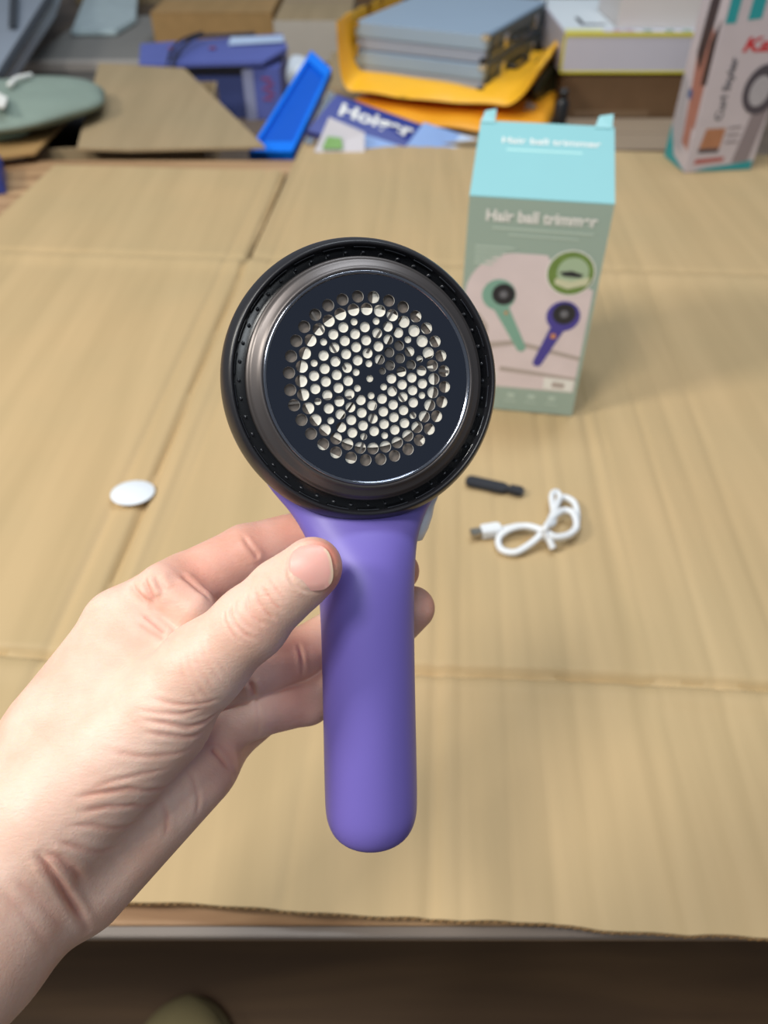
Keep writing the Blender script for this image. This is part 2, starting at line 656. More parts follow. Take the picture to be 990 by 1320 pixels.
front_poly([(0.08, 0.78), (0.33, 0.79), (0.33, 0.85), (0.08, 0.84)], 'badge_print', m_white, 0.0003)
m_pale = mat('print_pale_sage', (186, 204, 192), 0.5)
for s in (0.30, 0.47, 0.64, 0.81):
    front_poly([(s - .03, 0.90), (s + .03, 0.902), (s + .03, 0.925), (s - .03, 0.923)], 'icon_print', m_pale, 0.0003)
    front_poly([(s - .05, 0.94), (s + .05, 0.943), (s + .05, 0.95), (s - .05, 0.947)], 'icon_print', m_pale, 0.0003)
for k in range(5):
    q = 0.195 + k * 0.018
    front_poly([(0.07, q), (0.33 + 0.05 * (k == 0) - 0.03 * k, q + 0.001), (0.33 - 0.03 * k, q + 0.010), (0.07, q + 0.009)], 'caption_print', m_pale, 0.0003)
front_poly([(0.18, 0.115), (0.90, 0.118), (0.90, 0.126), (0.18, 0.123)], 'caption_print', m_pale, 0.0003)
front_poly([(0.30, 0.140), (0.80, 0.143), (0.80, 0.150), (0.30, 0.147)], 'caption_print', m_pale, 0.0003)
put_text('Hair ball trimmer', 'title_lettering', m_white, tb, F2(0.13, 0.092, 0.0002), fr.x, fr.z, W * 0.78, bold=0.035)
ly = (fr.p(0, BD, BH + rise) - fr.p(0, 0, BH)).normalized()
lo_ = fr.p(W * 0.18, 0, BH + th) + ly * BD * 0.72
put_text('Hair ball trimmer', 'lid_lettering', m_white, lid, lo_, fr.x, ly, W * 0.72, bold=0.015)
lo_ = fr.p(W * 0.22, 0, BH + th) + ly * BD * 0.62
prism([lo_, lo_ + fr.x * W * 0.55, lo_ + fr.x * W * 0.55 + ly * 0.002, lo_ + ly * 0.002], fr.z * 0.0003, 'caption_print',
      mat('print_aqua_pale', (176, 222, 220), 0.5), tb)

# ------------------------------------------------------------------ small things on the sheet
SZ = 0.0012
c = gz(172, 638, SZ)
rm = Matrix.Rotation(math.radians(28), 4, 'Z') @ Matrix.Rotation(math.radians(5), 4, 'Y')


def T_disc(v):
    v = Vector((v.x * 1.06, v.y * 0.93, v.z))
    return c + (rm @ v.to_4d()).to_3d() + Vector((0, 0, 0.0018))


rr = (gz(198, 638) - gz(146, 638)).length / 2
o = lathe([(0, 0), (rr * 0.97, 0), (rr, 0.0004), (rr, 0.0009), (rr * 0.97, 0.0012), (0, 0.0012)], T_disc, 'round_sticker',
          mat('sticker_white', (226, 232, 238), 0.4, var=0.02), None, 64)
tag(o, 'small white round sticker lying on the cardboard left of the hand', 'sticker')

# cleaning brush
a, b = gz(600, 621, SZ), gz(672, 637, SZ)
fb = Frame(a, b)
L = fb.w
brush = empty('cleaning_brush', fb.p(L / 2, 0, 0))
tag(brush, 'small black cleaning brush lying beside the white cable', 'brush')
m_blk = mat('black_plastic', (34, 38, 46), 0.4, var=0.05)
hw = 0.0058


def strip(fr_, prof, z0, z1, name, m, parent, bev=0.0006):
    pts = [fr_.p(s, d, z0) for s, d in prof] + [fr_.p(s, -d, z0) for s, d in prof[::-1]]
    return prism(pts, fr_.z * (z1 - z0), name, m, parent, bev)


strip(fb, [(0.0, 0.002), (0.0015, hw * 0.8), (0.004, hw), (L * 0.68, hw), (L * 0.72, hw * 0.62), (L * 0.78, hw * 0.55)], 0, 0.004, 'handle', m_blk, brush)
strip(fb, [(L * 0.78, hw * 0.75), (L, hw * 0.8)], 0.0006, 0.0050, 'bristle_holder', m_blk, brush)
bm = bmesh.new()
for k in range(90):
    s = L * 0.99 + 0.0001
    dd, zz = rng.uniform(-hw * 0.7, hw * 0.7), rng.uniform(0.001, 0.0046)
    p0, p1 = fb.p(s - 0.001, dd, zz), fb.p(s + 0.0028 + rng.uniform(0, 0.0006), dd * 1.1, zz)
    q = 0.00016
    v = [bm.verts.new(p0 + fb.y * q), bm.verts.new(p0 - fb.y * q), bm.verts.new(p1 + fb.z * q), bm.verts.new(p0 + fb.z * q)]
    bm.faces.new((v[0], v[1], v[2]))
    bm.faces.new((v[1], v[3], v[2]))
    bm.faces.new((v[3], v[0], v[2]))
br_ = obj('bristle', bm, m_blk, brush)
br_['kind'] = 'stuff'

# charging cable
m_cab = mat('white_rubber', (226, 230, 234), 0.4, var=0.02)
cable = empty('charging_cable', gz(690, 680, SZ))
tag(cable, 'white charging cable looped and tied, with a silver plug, on the cardboard', 'cable')
CR = 0.0026


def cz(pts):
    return [gz(px, py, SZ + CR + zz) for px, py, zz in pts]


tube(cz([(638, 686, .001), (655, 681, .001), (672, 678, .002), (690, 682, .004), (704, 690, .006), (722, 693, .005), (738, 687, .003), (744, 668, .002), (740, 648, .002), (724, 641, .003),
         (716, 655, .005), (707, 675, .007), (697, 689, .007), (684, 701, .004), (664, 712, .001), (646, 708, .000), (643, 694, .001), (656, 683, .005), (678, 678, .007),
         (700, 684, .009), (716, 692, .007), (732, 690, .006)]), CR, 'cord', m_cab, cable)
tube(cz([(732, 690, .006), (743, 680, .006), (739, 662, .006), (726, 658, .006), (712, 668, .008), (702, 684, .010), (707, 694, .006), (713, 707, .001)]), CR, 'cord', m_cab, cable)
tube(cz([(700, 694, .003), (703, 680, .014), (714, 672, .006), (711, 640, .004), (718, 634, .003), (724, 645, .002)]), CR * 0.9, 'cord', m_cab, cable)
fu = Frame(gz(620, 691, SZ), gz(645, 687, SZ))
strip(fu, [(0, 0.0048), (fu.w * 0.85, 0.0050), (fu.w, 0.0030)], 0.0005, 0.0085, 'plug_body', m_cab, cable, 0.0008)
strip(fu, [(-0.0085, 0.0036), (0, 0.0036)], 0.0020, 0.0066, 'plug_tip', mat('steel', (176, 172, 168), 0.25, 1.0, var=0.02), cable, 0.0003)
tube([gz(700, 696, SZ + .002), gz(706, 686, SZ + .012), gz(712, 690, SZ + .004)], 0.0011, 'cable_tie', m_cab, cable)

# ------------------------------------------------------------------ printed hair dryer box at the right
A = gz(882, 223, 0)
B = A + Vector((math.cos(math.radians(8)), math.sin(math.radians(8)), 0)) * 0.108
fd = Frame(A, B)
DW, DD, DH = fd.w, 0.075, 0.30
m_pp = mat('print_lilac_grey', (196, 188, 196), 0.4, var=0.08, scale=30)
m_teal = mat('print_teal', (42, 152, 160), 0.4, var=0.05)
dryer = empty('dryer_carton', fd.p(DW / 2, DD / 2, 0))
tag(dryer, 'tall printed box with a round dryer picture and teal corners at the right', 'box')
# bring the left side in line with the photograph
fbox(fd, 0, DW, 0, DD, 0, DH, 'carton_body', m_pp, dryer, 0.0008)


def D2(s, h, off):
    return fd.p(s * DW, -off, h)


def dpoly(pts, name, m, off=0.0004):
    return prism([D2(s, h, off) for s, h in pts], -fd.y * 0.0001, name, m, dryer)


def spoly(pts, name, m, off=0.0004):
    return prism([fd.p(-off, d * DD, h) for d, h in pts], -fd.x * 0.0001, name, m, dryer)


dpoly([(0.12, 0.0015), (0.45, 0.001), (0.98, 0.001), (0.98, 0.014), (0.6, 0.009), (0.3, 0.006)], 'teal_print', m_teal)
dpoly([(0.03, 0.195), (0.17, 0.195), (0.17, 0.27), (0.03, 0.27)], 'teal_print', m_teal)
dpoly([(0.32, 0.198), (0.50, 0.200), (0.50, 0.27), (0.32, 0.27)], 'teal_print', m_teal)
dpoly([(0.64, 0.210), (0.80, 0.212), (0.80, 0.27), (0.64, 0.27)], 'teal_print', m_teal)
m_red = mat('print_red', (196, 52, 58), 0.4, var=0.04)
put_text('KaL', 'title_lettering', m_red, dryer, D2(0.36, 0.160, 0.0003), fd.x, fd.z, DW * 0.52, DW * 0.17, bold=0.03, slant=0.3)
put_text('Curl Styler', 'side_lettering', mat('print_slate', (72, 76, 86), 0.45), dryer, D2(0.37, 0.073, 0.0003), fd.z, -fd.x, 0.082, DW * 0.14, bold=0.02)


def ddisc(s, h, rx, rz, n=36):
    return [(s + rx / DW * math.cos(2 * math.pi * k / n), h + rz * math.sin(2 * math.pi * k / n)) for k in range(n)]


m_dgrey = mat('print_charcoal', (78, 74, 84), 0.4, var=0.05)
m_lgrey = mat('print_silver', (172, 170, 178), 0.4, var=0.15, scale=200)
m_mgrey = mat('print_warm_grey', (140, 130, 136), 0.4, var=0.06)
dpoly([(0.66, 0.012), (0.90, 0.012), (1.0, 0.11), (0.78, 0.10)], 'dryer_print', m_mgrey, 0.0003)
dpoly(ddisc(0.80, 0.112, 0.029, 0.033), 'dryer_print', m_dgrey, 0.0005)
dpoly(ddisc(0.77, 0.110, 0.0155, 0.020), 'dryer_print', m_lgrey, 0.0006)
dpoly([(0.12, 0.034), (0.42, 0.034), (0.44, 0.062), (0.16, 0.062)], 'swatch_print', mat('print_tan', (172, 120, 90), 0.4, var=0.2, scale=60))
dpoly([(0.12, 0.028), (0.41, 0.028), (0.42, 0.034), (0.12, 0.034)], 'swatch_print', m_dgrey, 0.0005)
dpoly([(0.10, 0.012), (0.52, 0.015), (0.54, 0.021), (0.12, 0.019)], 'caption_print', mat('print_rust', (176, 92, 86), 0.4))
for k in range(3):
    dpoly([(0.48, 0.040 + k * .010), (0.66, 0.041 + k * .010), (0.66, 0.044 + k * .010), (0.48, 0.043 + k * .010)], 'caption_print', m_mgrey)
m_skin_p = mat('print_skin', (168, 116, 104), 0.4, var=0.12, scale=60)
m_hair_p = mat('print_hair', (64, 50, 52), 0.4, var=0.1)
spoly([(0.05, 0.06), (0.45, 0.07), (0.65, 0.15), (0.40, 0.20), (0.10, 0.17)], 'portrait_print', m_skin_p)
spoly([(0.40, 0.13), (0.66, 0.15), (0.62, 0.215), (0.25, 0.235), (0.28, 0.19)], 'portrait_print', m_hair_p, 0.0006)
spoly([(0.02, 0.12), (0.22, 0.115), (0.26, 0.17), (0.05, 0.20)], 'portrait_print', m_hair_p, 0.0006)
spoly([(0.10, 0.03), (0.40, 0.035), (0.50, 0.09), (0.20, 0.10)], 'portrait_print', m_skin_p, 0.0005)
spoly([(0.35, 0.02), (0.95, 0.03), (0.95, 0.12), (0.70, 0.11)], 'portrait_print', m_lgrey, 0.0006)
spoly([(0.45, 0.092), (0.62, 0.094), (0.62, 0.106), (0.45, 0.104)], 'portrait_print', mat('print_blue', (78, 104, 150), 0.4), 0.0008)
spoly([(0.0, 0.001), (1.0, 0.001), (1.0, 0.05), (0.6, 0.012)], 'teal_print', m_teal, 0.0007)
spoly([(0.05, 0.225), (0.3, 0.23), (0.3, 0.25), (0.05, 0.245)], 'caption_print', m_red, 0.0006)

# second box just entering the frame at the right
fe = Frame(gz(996, 208, 0), gz(1090, 220, 0))
nb = empty('white_carton', fe.p(0.05, 0.03, 0))
tag(nb, 'grey white box cut off by the right edge of the photo', 'box')
fbox(fe, 0, 0.10, 0, 0.08, 0.0, 0.22, 'carton_body', mat('carton_greywhite', (150, 152, 156), 0.5, var=0.1), nb, 0.001)
dp = fbox(fe, -0.0004, 0.0004, 0.0, 0.08, 0, 0.06, 'side_print', m_dgrey, nb)

# navy box at the left edge of the table
fn = Frame(gz(-90, 262, TZ), gz(9, 250, TZ))
nv = empty('navy_box', fn.p(fn.w / 2, 0.05, 0))
tag(nv, 'dark blue flat box at the left edge beyond the cardboard', 'box')
m_navy = mat('navy_card', (44, 62, 140), 0.45, var=0.05)
fbox(fn, 0, fn.w, 0, 0.085, 0.0, 0.028, 'carton_body', m_navy, nv, 0.001)
fbox(fn, 0.002, fn.w - 0.002, 0.002, 0.083, 0.0282, 0.033, 'lid', m_navy, nv, 0.001)

# ------------------------------------------------------------------ clutter behind the table
def carton(name, label, A, B, depth, height, m, group=None, tape=True, bevel=0.001, cat='box', parts=True):
    f = Frame(A, B)
    r = empty(name, f.p(f.w / 2, depth / 2, 0))
    tag(r, label, cat, group)
    fbox(f, 0, f.w, 0, depth, 0, height - 0.003, 'carton_body', m, r, bevel)
    if parts:
        g = 0.0012
        fbox(f, 0, f.w, 0, depth / 2 - g, height - 0.0028, height, 'top_flap', m, r)
        fbox(f, 0, f.w, depth / 2 + g, depth, height - 0.0028, height, 'top_flap', m, r)
    if tape:
        fbox(f, -0.0004, f.w + 0.0004, depth / 2 - 0.024, depth / 2 + 0.024, height + 0.0001, height + 0.0004, 'tape',
             M('packing_tape', (170, 142, 100), 0.2, var=0.05), r)
    return f, r


# support carton below mailers and packs
carton('brown_carton', 'low brown carton on the bench beneath the yellow padded mailer',
       Vector((gz(402, 190).x, T_FAR + 0.05, BZ)), Vector((gz(690, 190).x, T_FAR + 0.05, BZ)), 0.62, 0.098, m_carton)

# silver cases
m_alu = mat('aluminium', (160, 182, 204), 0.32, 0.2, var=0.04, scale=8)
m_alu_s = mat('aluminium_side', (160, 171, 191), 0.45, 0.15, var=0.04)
m_cblk = mat('case_black', (30, 32, 36), 0.35, var=0.1)
m_cpan = mat('case_panel', (74, 84, 86), 0.4, var=0.15, scale=60)
m_chr = mat('chrome', (214, 216, 220), 0.15, 1.0, var=0.02)
z0 = 0.046
A, B = gz(456, 99, z0), gz(622, 121, z0)


def silver_case(z, h, name, label, dx=0.0):
    A_, B_ = Vector(A), Vector(B)
    A_.z = B_.z = z
    f = Frame(A_, B_)
    w, d = f.w, 0.33
    r = empty(name, f.p(w / 2, d / 2, 0))
    tag(r, label, 'case', 'silver cases stacked on the yellow mailer')
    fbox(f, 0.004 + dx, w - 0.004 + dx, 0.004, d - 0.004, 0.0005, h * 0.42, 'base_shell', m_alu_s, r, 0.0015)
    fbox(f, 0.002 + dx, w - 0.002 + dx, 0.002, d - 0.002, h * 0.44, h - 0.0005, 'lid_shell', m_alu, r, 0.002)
    fbox(f, w - 0.0035 + dx, w + 0.0012 + dx, 0.02, d - 0.02, 0.003, h * 0.40, 'side_panel', m_cpan, r, 0.0005)
    fbox(f, w - 0.0015 + dx, w + 0.0016 + dx, 0.02, d - 0.02, h * 0.47, h - 0.004, 'side_panel', m_cpan, r, 0.0005)
    for sx in (0.0, w - 0.011):
        for dy in (-0.001, d - 0.010):
            fbox(f, sx + dx - 0.0005, sx + 0.0115 + dx, dy, dy + 0.011, 0.001, 0.009, 'corner_cap', m_cblk if sx > 0 else m_chr, r, 0.001)
            fbox(f, sx + dx - 0.0008, sx + 0.0118 + dx, dy - 0.0008, dy + 0.0112, h - 0.009, h + 0.0003, 'corner_cap', m_chr, r, 0.002)
    for dy in (0.07, 0.24):
        fbox(f, w + 0.0017 + dx, w + 0.006 + dx, dy, dy + 0.022, h * 0.25, h * 0.75, 'latch', m_chr, r, 0.001)
    hp = [f.p(w + 0.003 + dx, 0.125, h * 0.4), f.p(w + 0.013 + dx, 0.13, h * 0.35), f.p(w + 0.014 + dx, 0.165, h * 0.33), f.p(w + 0.013 + dx, 0.20, h * 0.35), f.p(w + 0.003 + dx, 0.205, h * 0.4)]
    tube(hp, 0.0035, 'handle', m_cblk, r)
    return r


htot = gy(456, 27, A.y).z - z0
silver_case(z0, htot * 0.50, 'silver_case', 'lower silver metal case lying on the yellow mailer')
silver_case(z0 + htot * 0.50 + 0.0004, htot * 0.50, 'silver_case', 'upper silver metal case, blue-grey top reflecting light', 0.0015)

# yellow padded mailer cradling the cases
m_yel = mat('mailer_yellow', (244, 182, 40), 0.45, var=0.08, scale=14, bump=0.3, bscale=60)


def mailer(name, label, A_, B_, depth, zc, curlL, curlR, m, th_=0.008, seed=1, front=0.0, back_=0.004):
    f = Frame(A_, B_)
    r = empty(name, f.p(f.w / 2, depth / 2, 0))
    tag(r, label, 'envelope', 'yellow padded mailers')
    ns, nd = 60, 40
    g = np.random.default_rng(seed)
    ph = g.uniform(0, 6.28, 8)
    vt, vb = [], []
    for j in range(nd):
        for i in range(ns):
            s, d = i / (ns - 1), j / (nd - 1)
            z = zc + curlL * max(0, (0.13 - s) / 0.13) ** 2 + curlR * max(0, (s - 0.84) / 0.16) ** 1.6
            x = s * f.w + 0.028 * max(0, (0.13 - s) / 0.13) ** 2 - 0.012 * max(0, (s - 0.84) / 0.16) ** 2
            wr = 0.0016 * math.sin(s * 23 + ph[0] + 2 * math.sin(d * 6 + ph[1])) + 0.0012 * math.sin(d * 31 + ph[2] + 3 * math.sin(s * 5 + ph[3]))
            if 0.13 < s < 0.84 and d > 0.12:
                wr *= 0.3
            puff = th_ * (max(0.03, 1 - abs(2 * d - 1) ** 7)) * (max(0.05, 1 - abs(2 * s - 1) ** 30))
            fy = d * depth - front * math.sin(s * math.pi) + 0.004 * math.sin(s * 9 + ph[4])
            vt.append(f.p(x, fy, z + puff + wr))
            vb.append(f.p(x, fy, z - puff * 0.2 + wr * 0.4))
    vs = vt + vb
    n = ns * nd
    fs = []
    for j in range(nd - 1):
        for i in range(ns - 1):
            a_ = j * ns + i
            fs.append((a_, a_ + 1, a_ + ns + 1, a_ + ns))
            fs.append((n + a_, n + a_ + ns, n + a_ + ns + 1, n + a_ + 1))
    rim = [i for i in range(ns)] + [j * ns + ns - 1 for j in range(1, nd)] + [(nd - 1) * ns + i for i in range(ns - 2, -1, -1)] + [j * ns for j in range(nd - 2, 0, -1)]
    for a_, b_ in zip(rim, rim[1:] + rim[:1]):
        fs.append((a_, n + a_, n + b_, b_))
    o = pyobj('padded_body', vs, fs, m, r, True)
    return f, r


mailer('padded_mailer', 'yellow padded mailer directly under the silver cases, its ends curling up',
       gz(418, 128, 0.022), gz(694, 156, 0.022), 0.36, 0.016, 0.105, 0.055, m_yel, 0.020, 3)
mailer('padded_mailer', 'lower yellow padded mailer, orange edge showing below the other', gz(424, 152, 0.006), gz(712, 176, 0.006), 0.36, 0.0, 0.0, 0.0,
       mat('mailer_orange', (236, 162, 34), 0.45, var=0.08, scale=14), 0.015, 9)
# dark crumpled bag to the right of the cases
m_dbag = mat('dark_plastic', (66, 66, 44), 0.25, var=0.3, scale=40, bump=0.6, bscale=50)


def blob(name, label, cat, centre, rx, ry, rz, m, amp=0.2, seed=0, floor_z=None, res=4, rot=0.0, freq=3.0):
    bm = bmesh.new()
    bmesh.ops.create_icosphere(bm, subdivisions=res, radius=1.0)
    g = np.random.default_rng(seed)
    W_ = g.normal(size=(10, 3)) * freq
    P_ = g.uniform(0, 6.28, 10)
    R_ = Matrix.Rotation(rot, 3, 'Z')
    for v in bm.verts:
        k = sum(math.sin(v.co.dot(Vector(W_[i])) + P_[i]) for i in range(10)) / 10
        q = v.co * (1 + amp * k)
        q = R_ @ Vector((q.x * rx, q.y * ry, q.z * rz))
        q += Vector(centre)
        if floor_z is not None:
            q.z = max(q.z, floor_z + 0.0002)
        v.co = q
    o = obj(name, bm, m, None, True)
    tag(o, label, cat)
    return o


pc = gz(697, 108, 0.03)
blob('plastic_bag', 'dark olive crumpled plastic bag right of the yellow mailer', 'bag', pc + Vector((0.025, 0.06, -0.005)), 0.032, 0.12, 0.05, m_dbag, 0.3, 5, 0.004, rot=-0.35, freq=4)
m_clear = mat('clear_film', (206, 216, 222), 0.08, 0.0, var=0.1, trans=0.75, spec=0.7)
blob('clear_bag', 'glossy clear crumpled wrapper beside the corner of the aqua lid', 'wrapper', gz(682, 160, 0.0) + Vector((0, 0.02, 0)), 0.014, 0.02, 0.03, m_clear, 0.5, 8, None, freq=5)
# black bottle
f0 = gz(719, 172, -0.012)
bt = empty('black_bottle', f0)
tag(bt, 'slim black bottle standing behind the aqua lid', 'bottle')
lathe([(0, 0), (0.011, 0), (0.012, 0.002), (0.012, 0.050), (0.008, 0.056), (0.006, 0.058)], lambda v: f0 + v, 'bottle_body', m_cblk, bt, 28)
lathe([(0.0, 0.058), (0.008, 0.058), (0.008, 0.070), (0.0, 0.071)], lambda v: f0 + v, 'cap', m_cblk, bt, 28)

# blue pack with white lettering in front of the mailer
m_pb = mat('pack_blue', (44, 58, 140), 0.35, var=0.1)
m_pb2 = mat('pack_sky', (128, 160, 214), 0.35, var=0.15, scale=20)
m_pb3 = mat('pack_pale', (182, 202, 232), 0.35, var=0.08, scale=20)
pk = empty('blue_pack', gz(500, 185, 0.0))
tag(pk, 'flat blue and white pack with white lettering leaning below the mailer', 'package')
q00, q10, q11, q01 = gy(395, 168, 1.325), gy(600, 232, 1.300), gy(628, 190, 1.385), gy(434, 121, 1.395)
ex = (q10 - q00)
ey = (q01 - q00)
nn = ex.cross(ey).normalized()


def quad_strip(a0, a1, b0, b1, name, m, off=0.0, th_=0.0005):
    return prism([q00 + ex * a0 + ey * b0 + nn * off, q00 + ex * a1 + ey * b0 + nn * off, q00 + ex * a1 + ey * b1 + nn * off, q00 + ex * a0 + ey * b1 + nn * off],
                 nn * th_, name, m, pk)


prism([q00 - nn * 0.014, q10 - nn * 0.014, q11 - nn * 0.014, q01 - nn * 0.014], nn * 0.014, 'pack_body', m_pb, pk, 0.001)
quad_strip(0.56, 0.80, 0.02, 0.98, 'sky_print', m_pb2, 0.0002, 0.0003)
quad_strip(0.80, 0.995, 0.02, 0.98, 'pale_print', m_pb3, 0.0002, 0.0003)
quad_strip(0.12, 0.56, 0.02, 0.30, 'sky_print', m_pb2, 0.0002, 0.0003)
exn, eyn = ex.normalized(), (nn.cross(ex)).normalized()
put_text('Hoiger', 'pack_lettering', m_white, pk, q00 + ex * 0.10 + ey * 0.46, exn, eyn, ex.length * 0.46, ey.length * 0.36, bold=0.03, slant=0.1)

# white and green packet
m_wg = mat('packet_white', (206, 204, 214), 0.4, var=0.06)
pg = empty('white_packet', gz(435, 182, 0.0))
tag(pg, 'white packet with a green patch beside the blue pack', 'package')
pts = [gy(405, 196, 1.300), gy(470, 200, 1.298), gy(470, 172, 1.312), gy(424, 152, 1.318)]
prism(pts, (0, 0.006, 0), 'packet_body', m_wg, pg)
pts = [gy(415, 192, 1.2975), gy(442, 192, 1.2975), gy(440, 178, 1.3035), gy(422, 176, 1.3040)]
prism(pts, (0, 0.0015, 0), 'green_print', mat('print_green', (128, 176, 104), 0.4), pg)

# bright blue tray leaning, the hollow's shade put into a darker blue
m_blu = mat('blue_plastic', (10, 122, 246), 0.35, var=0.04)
m_blu_shade = mat('blue_plastic_shade', (6, 88, 200), 0.4, var=0.04)
tr = empty('blue_tray', gz(370, 190, 0.0))
tag(tr, 'bright blue plastic tray leaning behind the cardboard, right of the carton', 'tray')
cz0 = [gy(322, 206, 1.36), gy(378, 206, 1.36), gy(428, 100, 1.56), gy(402, 76, 1.62)]
nrm = (cz0[1] - cz0[0]).cross(cz0[3] - cz0[0]).normalized()
prism([p - nrm * 0.001 for p in cz0], nrm * 0.010, 'tray_base', m_blu, tr)
cc = sum(cz0, Vector()) / 4
for i in range(4):
    a_, b_ = cz0[i], cz0[(i + 1) % 4]
    ai, bi = a_.lerp(cc, 0.2), b_.lerp(cc, 0.2)
    prism([a_ + nrm * 0.0091, b_ + nrm * 0.0091, bi + nrm * 0.0091, ai + nrm * 0.0091], nrm * 0.007, 'tray_rim', m_blu, tr)
prism([p.lerp(cc, 0.22) + nrm * 0.0092 for p in cz0], nrm * 0.0006, 'tray_hollow', m_blu_shade, tr)

# clear plastic clamshell leaning against the tray
cl = empty('clamshell', gz(400, 188, 0.0))
tag(cl, 'clear plastic clamshell with blue card leaning right of the bright tray', 'package')
pts = [gy(382, 206, 1.335), gy(412, 206, 1.33), gy(432, 122, 1.49), gy(424, 116, 1.50)]
nr2 = (pts[1] - pts[0]).cross(pts[3] - pts[0]).normalized()
prism([p - nr2 * 0.008 for p in pts], nr2 * 0.002, 'blue_card', mat('card_blue', (92, 118, 180), 0.4, var=0.2, scale=30), cl)
prism(pts, nr2 * 0.001, 'clear_cover', m_clear, cl)
blob('white_pouch', 'small white plastic pouch behind the top of the blue tray', 'bag', gy(388, 92, 1.74) + Vector((0, 0, -0.01)), 0.034, 0.03, 0.035,
     mat('pouch_white', (196, 206, 218), 0.3, var=0.05), 0.25, 11, None)

# open carton at the left
oc_z = -0.006
fo = Frame(gz(12, 214, oc_z) - Vector((0, 0, 0.094)), gz(250, 206, oc_z) - Vector((0, 0, 0.094)))
oc = empty('open_carton', fo.p(fo.w / 2, 0.3, 0))
tag(oc, 'large open brown carton at the left, dark gap between its flaps', 'box')
od = 0.39
HC = 0.092
m_inside_shade = mat('carton_inside_shade', (60, 48, 38), 0.8, var=0.1)  # shade inside the carton put into a dark bottom colour
# body stands just behind the table edge
sh = Vector((0, T_FAR + 0.035 - min(fo.p(0, 0, 0).y, fo.p(fo.w, 0, 0).y), 0))
fo.o += sh if sh.y > 0 else Vector((0, 0, 0))
fbox(fo, 0, fo.w, 0, 0.004, 0, HC, 'side_panel', m_carton, oc)
fbox(fo, 0, fo.w, od - 0.004, od, 0, HC, 'side_panel', m_carton, oc)
fbox(fo, 0, 0.004, 0.004, od - 0.004, 0, HC, 'side_panel', m_carton, oc)
fbox(fo, fo.w - 0.004, fo.w, 0.004, od - 0.004, 0, HC, 'side_panel', m_carton, oc)
fbox(fo, 0.004, fo.w - 0.004, 0.004, od - 0.004, 0, 0.003, 'bottom_panel', m_inside_shade, oc)
prism([gz(100, 194, 0.001), gz(170, 196, 0.001), gz(342, 192, 0.001), gz(238, 91, 0.03), gz(128, 84, 0.03)], (0, 0, 0.004), 'top_flap', m_carton, oc)
prism([gz(-60, 214, 0.002), gz(46, 200, 0.002), gz(116, 128, 0.01), gz(60, 122, 0.01), gz(-80, 130, 0.01)], (0, 0, 0.004), 'top_flap', m_carton2, oc)

blob('gap_shade', 'black form added as the shade inside the open carton, seen between its flaps', 'bag', gz(95, 185, -0.05) + Vector((0.02, 0.03, 0)), 0.15, 0.11, 0.036,
     mat('gap_shade_black', (14, 14, 20), 0.5), 0.12, 41, BZ + 0.004)  # black blob stands in for the shade inside the carton
# sage cloth bag and its strap on top
m_cloth = mat('sage_cloth', (130, 146, 136), 0.85, var=0.1, scale=30, bump=0.4, bscale=80)
cb = empty('cloth_bag', gz(45, 140, 0.02))
tag(cb, 'grey green cloth bag with a white tag lying on the left carton flap', 'bag')
o = blob('bag_body', None, None, gz(32, 135, 0.045) + Vector((-0.03, 0.03, -0.005)), 0.155, 0.12, 0.028, m_cloth, 0.22, 21, 0.018, rot=0.35)
o.parent = cb
o.matrix_parent_inverse = cb.matrix_basis.inverted()
prism([gz(-5, 120, 0.066), gz(10, 128, 0.068), gz(6, 140, 0.066), gz(-8, 138, 0.064)], (0, 0, 0.003), 'tag', m_white, cb)
tube([gz(12, 110, 0.074), gz(20, 102, 0.076), gz(30, 99, 0.075), gz(40, 97, 0.072)], 0.004, 'drawstring', m_white, cb)
o = blob('folded_cloth', 'pale aqua folded cloth under the grey green bag', 'cloth', gz(0, 178, 0.012) + Vector((-0.03, 0.01, 0.004)), 0.075, 0.03, 0.012,
         mat('aqua_cloth', (138, 166, 154), 0.8, var=0.08), 0.15, 31, 0.0065, rot=0.3)

# purple-blue printed box with black cable
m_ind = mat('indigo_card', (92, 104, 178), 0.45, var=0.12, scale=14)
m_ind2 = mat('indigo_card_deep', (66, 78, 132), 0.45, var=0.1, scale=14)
ib = empty('indigo_box', gz(280, 110, -0.02))
tag(ib, 'opened violet blue printed box behind the big carton, black cable on it', 'box')
Yb = 1.83
fi = Frame(gy(200, 150, Yb), gy(366, 150, Yb))
bz0 = fi.o.z
fi.o.z = BZ
hI = gy(200, 88, Yb).z - BZ
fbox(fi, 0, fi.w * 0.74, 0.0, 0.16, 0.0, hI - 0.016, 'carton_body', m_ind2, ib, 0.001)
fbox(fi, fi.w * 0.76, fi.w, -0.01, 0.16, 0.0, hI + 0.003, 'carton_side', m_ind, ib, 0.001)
fbox(fi, fi.w * 0.72, fi.w * 0.80, -0.012, -0.0105, 0.0, hI, 'label_print', mat('print_lav', (150, 156, 190), 0.4), ib)
for k in range(5):
    fbox(fi, fi.w * (0.86 + 0.03 * (k % 2)), fi.w * (0.93 + 0.02 * (k % 2)), -0.0112, -0.0103, hI * (0.40 + 0.1 * k), hI * (0.45 + 0.1 * k), 'caption_print', mat('print_rose', (150, 80, 120), 0.4), ib)
pl = [gy(180, 88, Yb - 0.02), gy(340, 84, Yb - 0.02), gy(371, 66, Yb + 0.06), gy(364, 48, Yb + 0.17), gy(182, 61, Yb + 0.15)]
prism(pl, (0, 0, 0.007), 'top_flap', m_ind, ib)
pts = [gy(295, 64, Yb + .085), gy(366, 60, Yb + .085), gy(366, 52, Yb + .12), gy(298, 54, Yb + .12)]
prism([p + Vector((0, 0, 0.0085)) for p in pts], (0, 0, 0.001), 'label_print', m_pb3, ib)
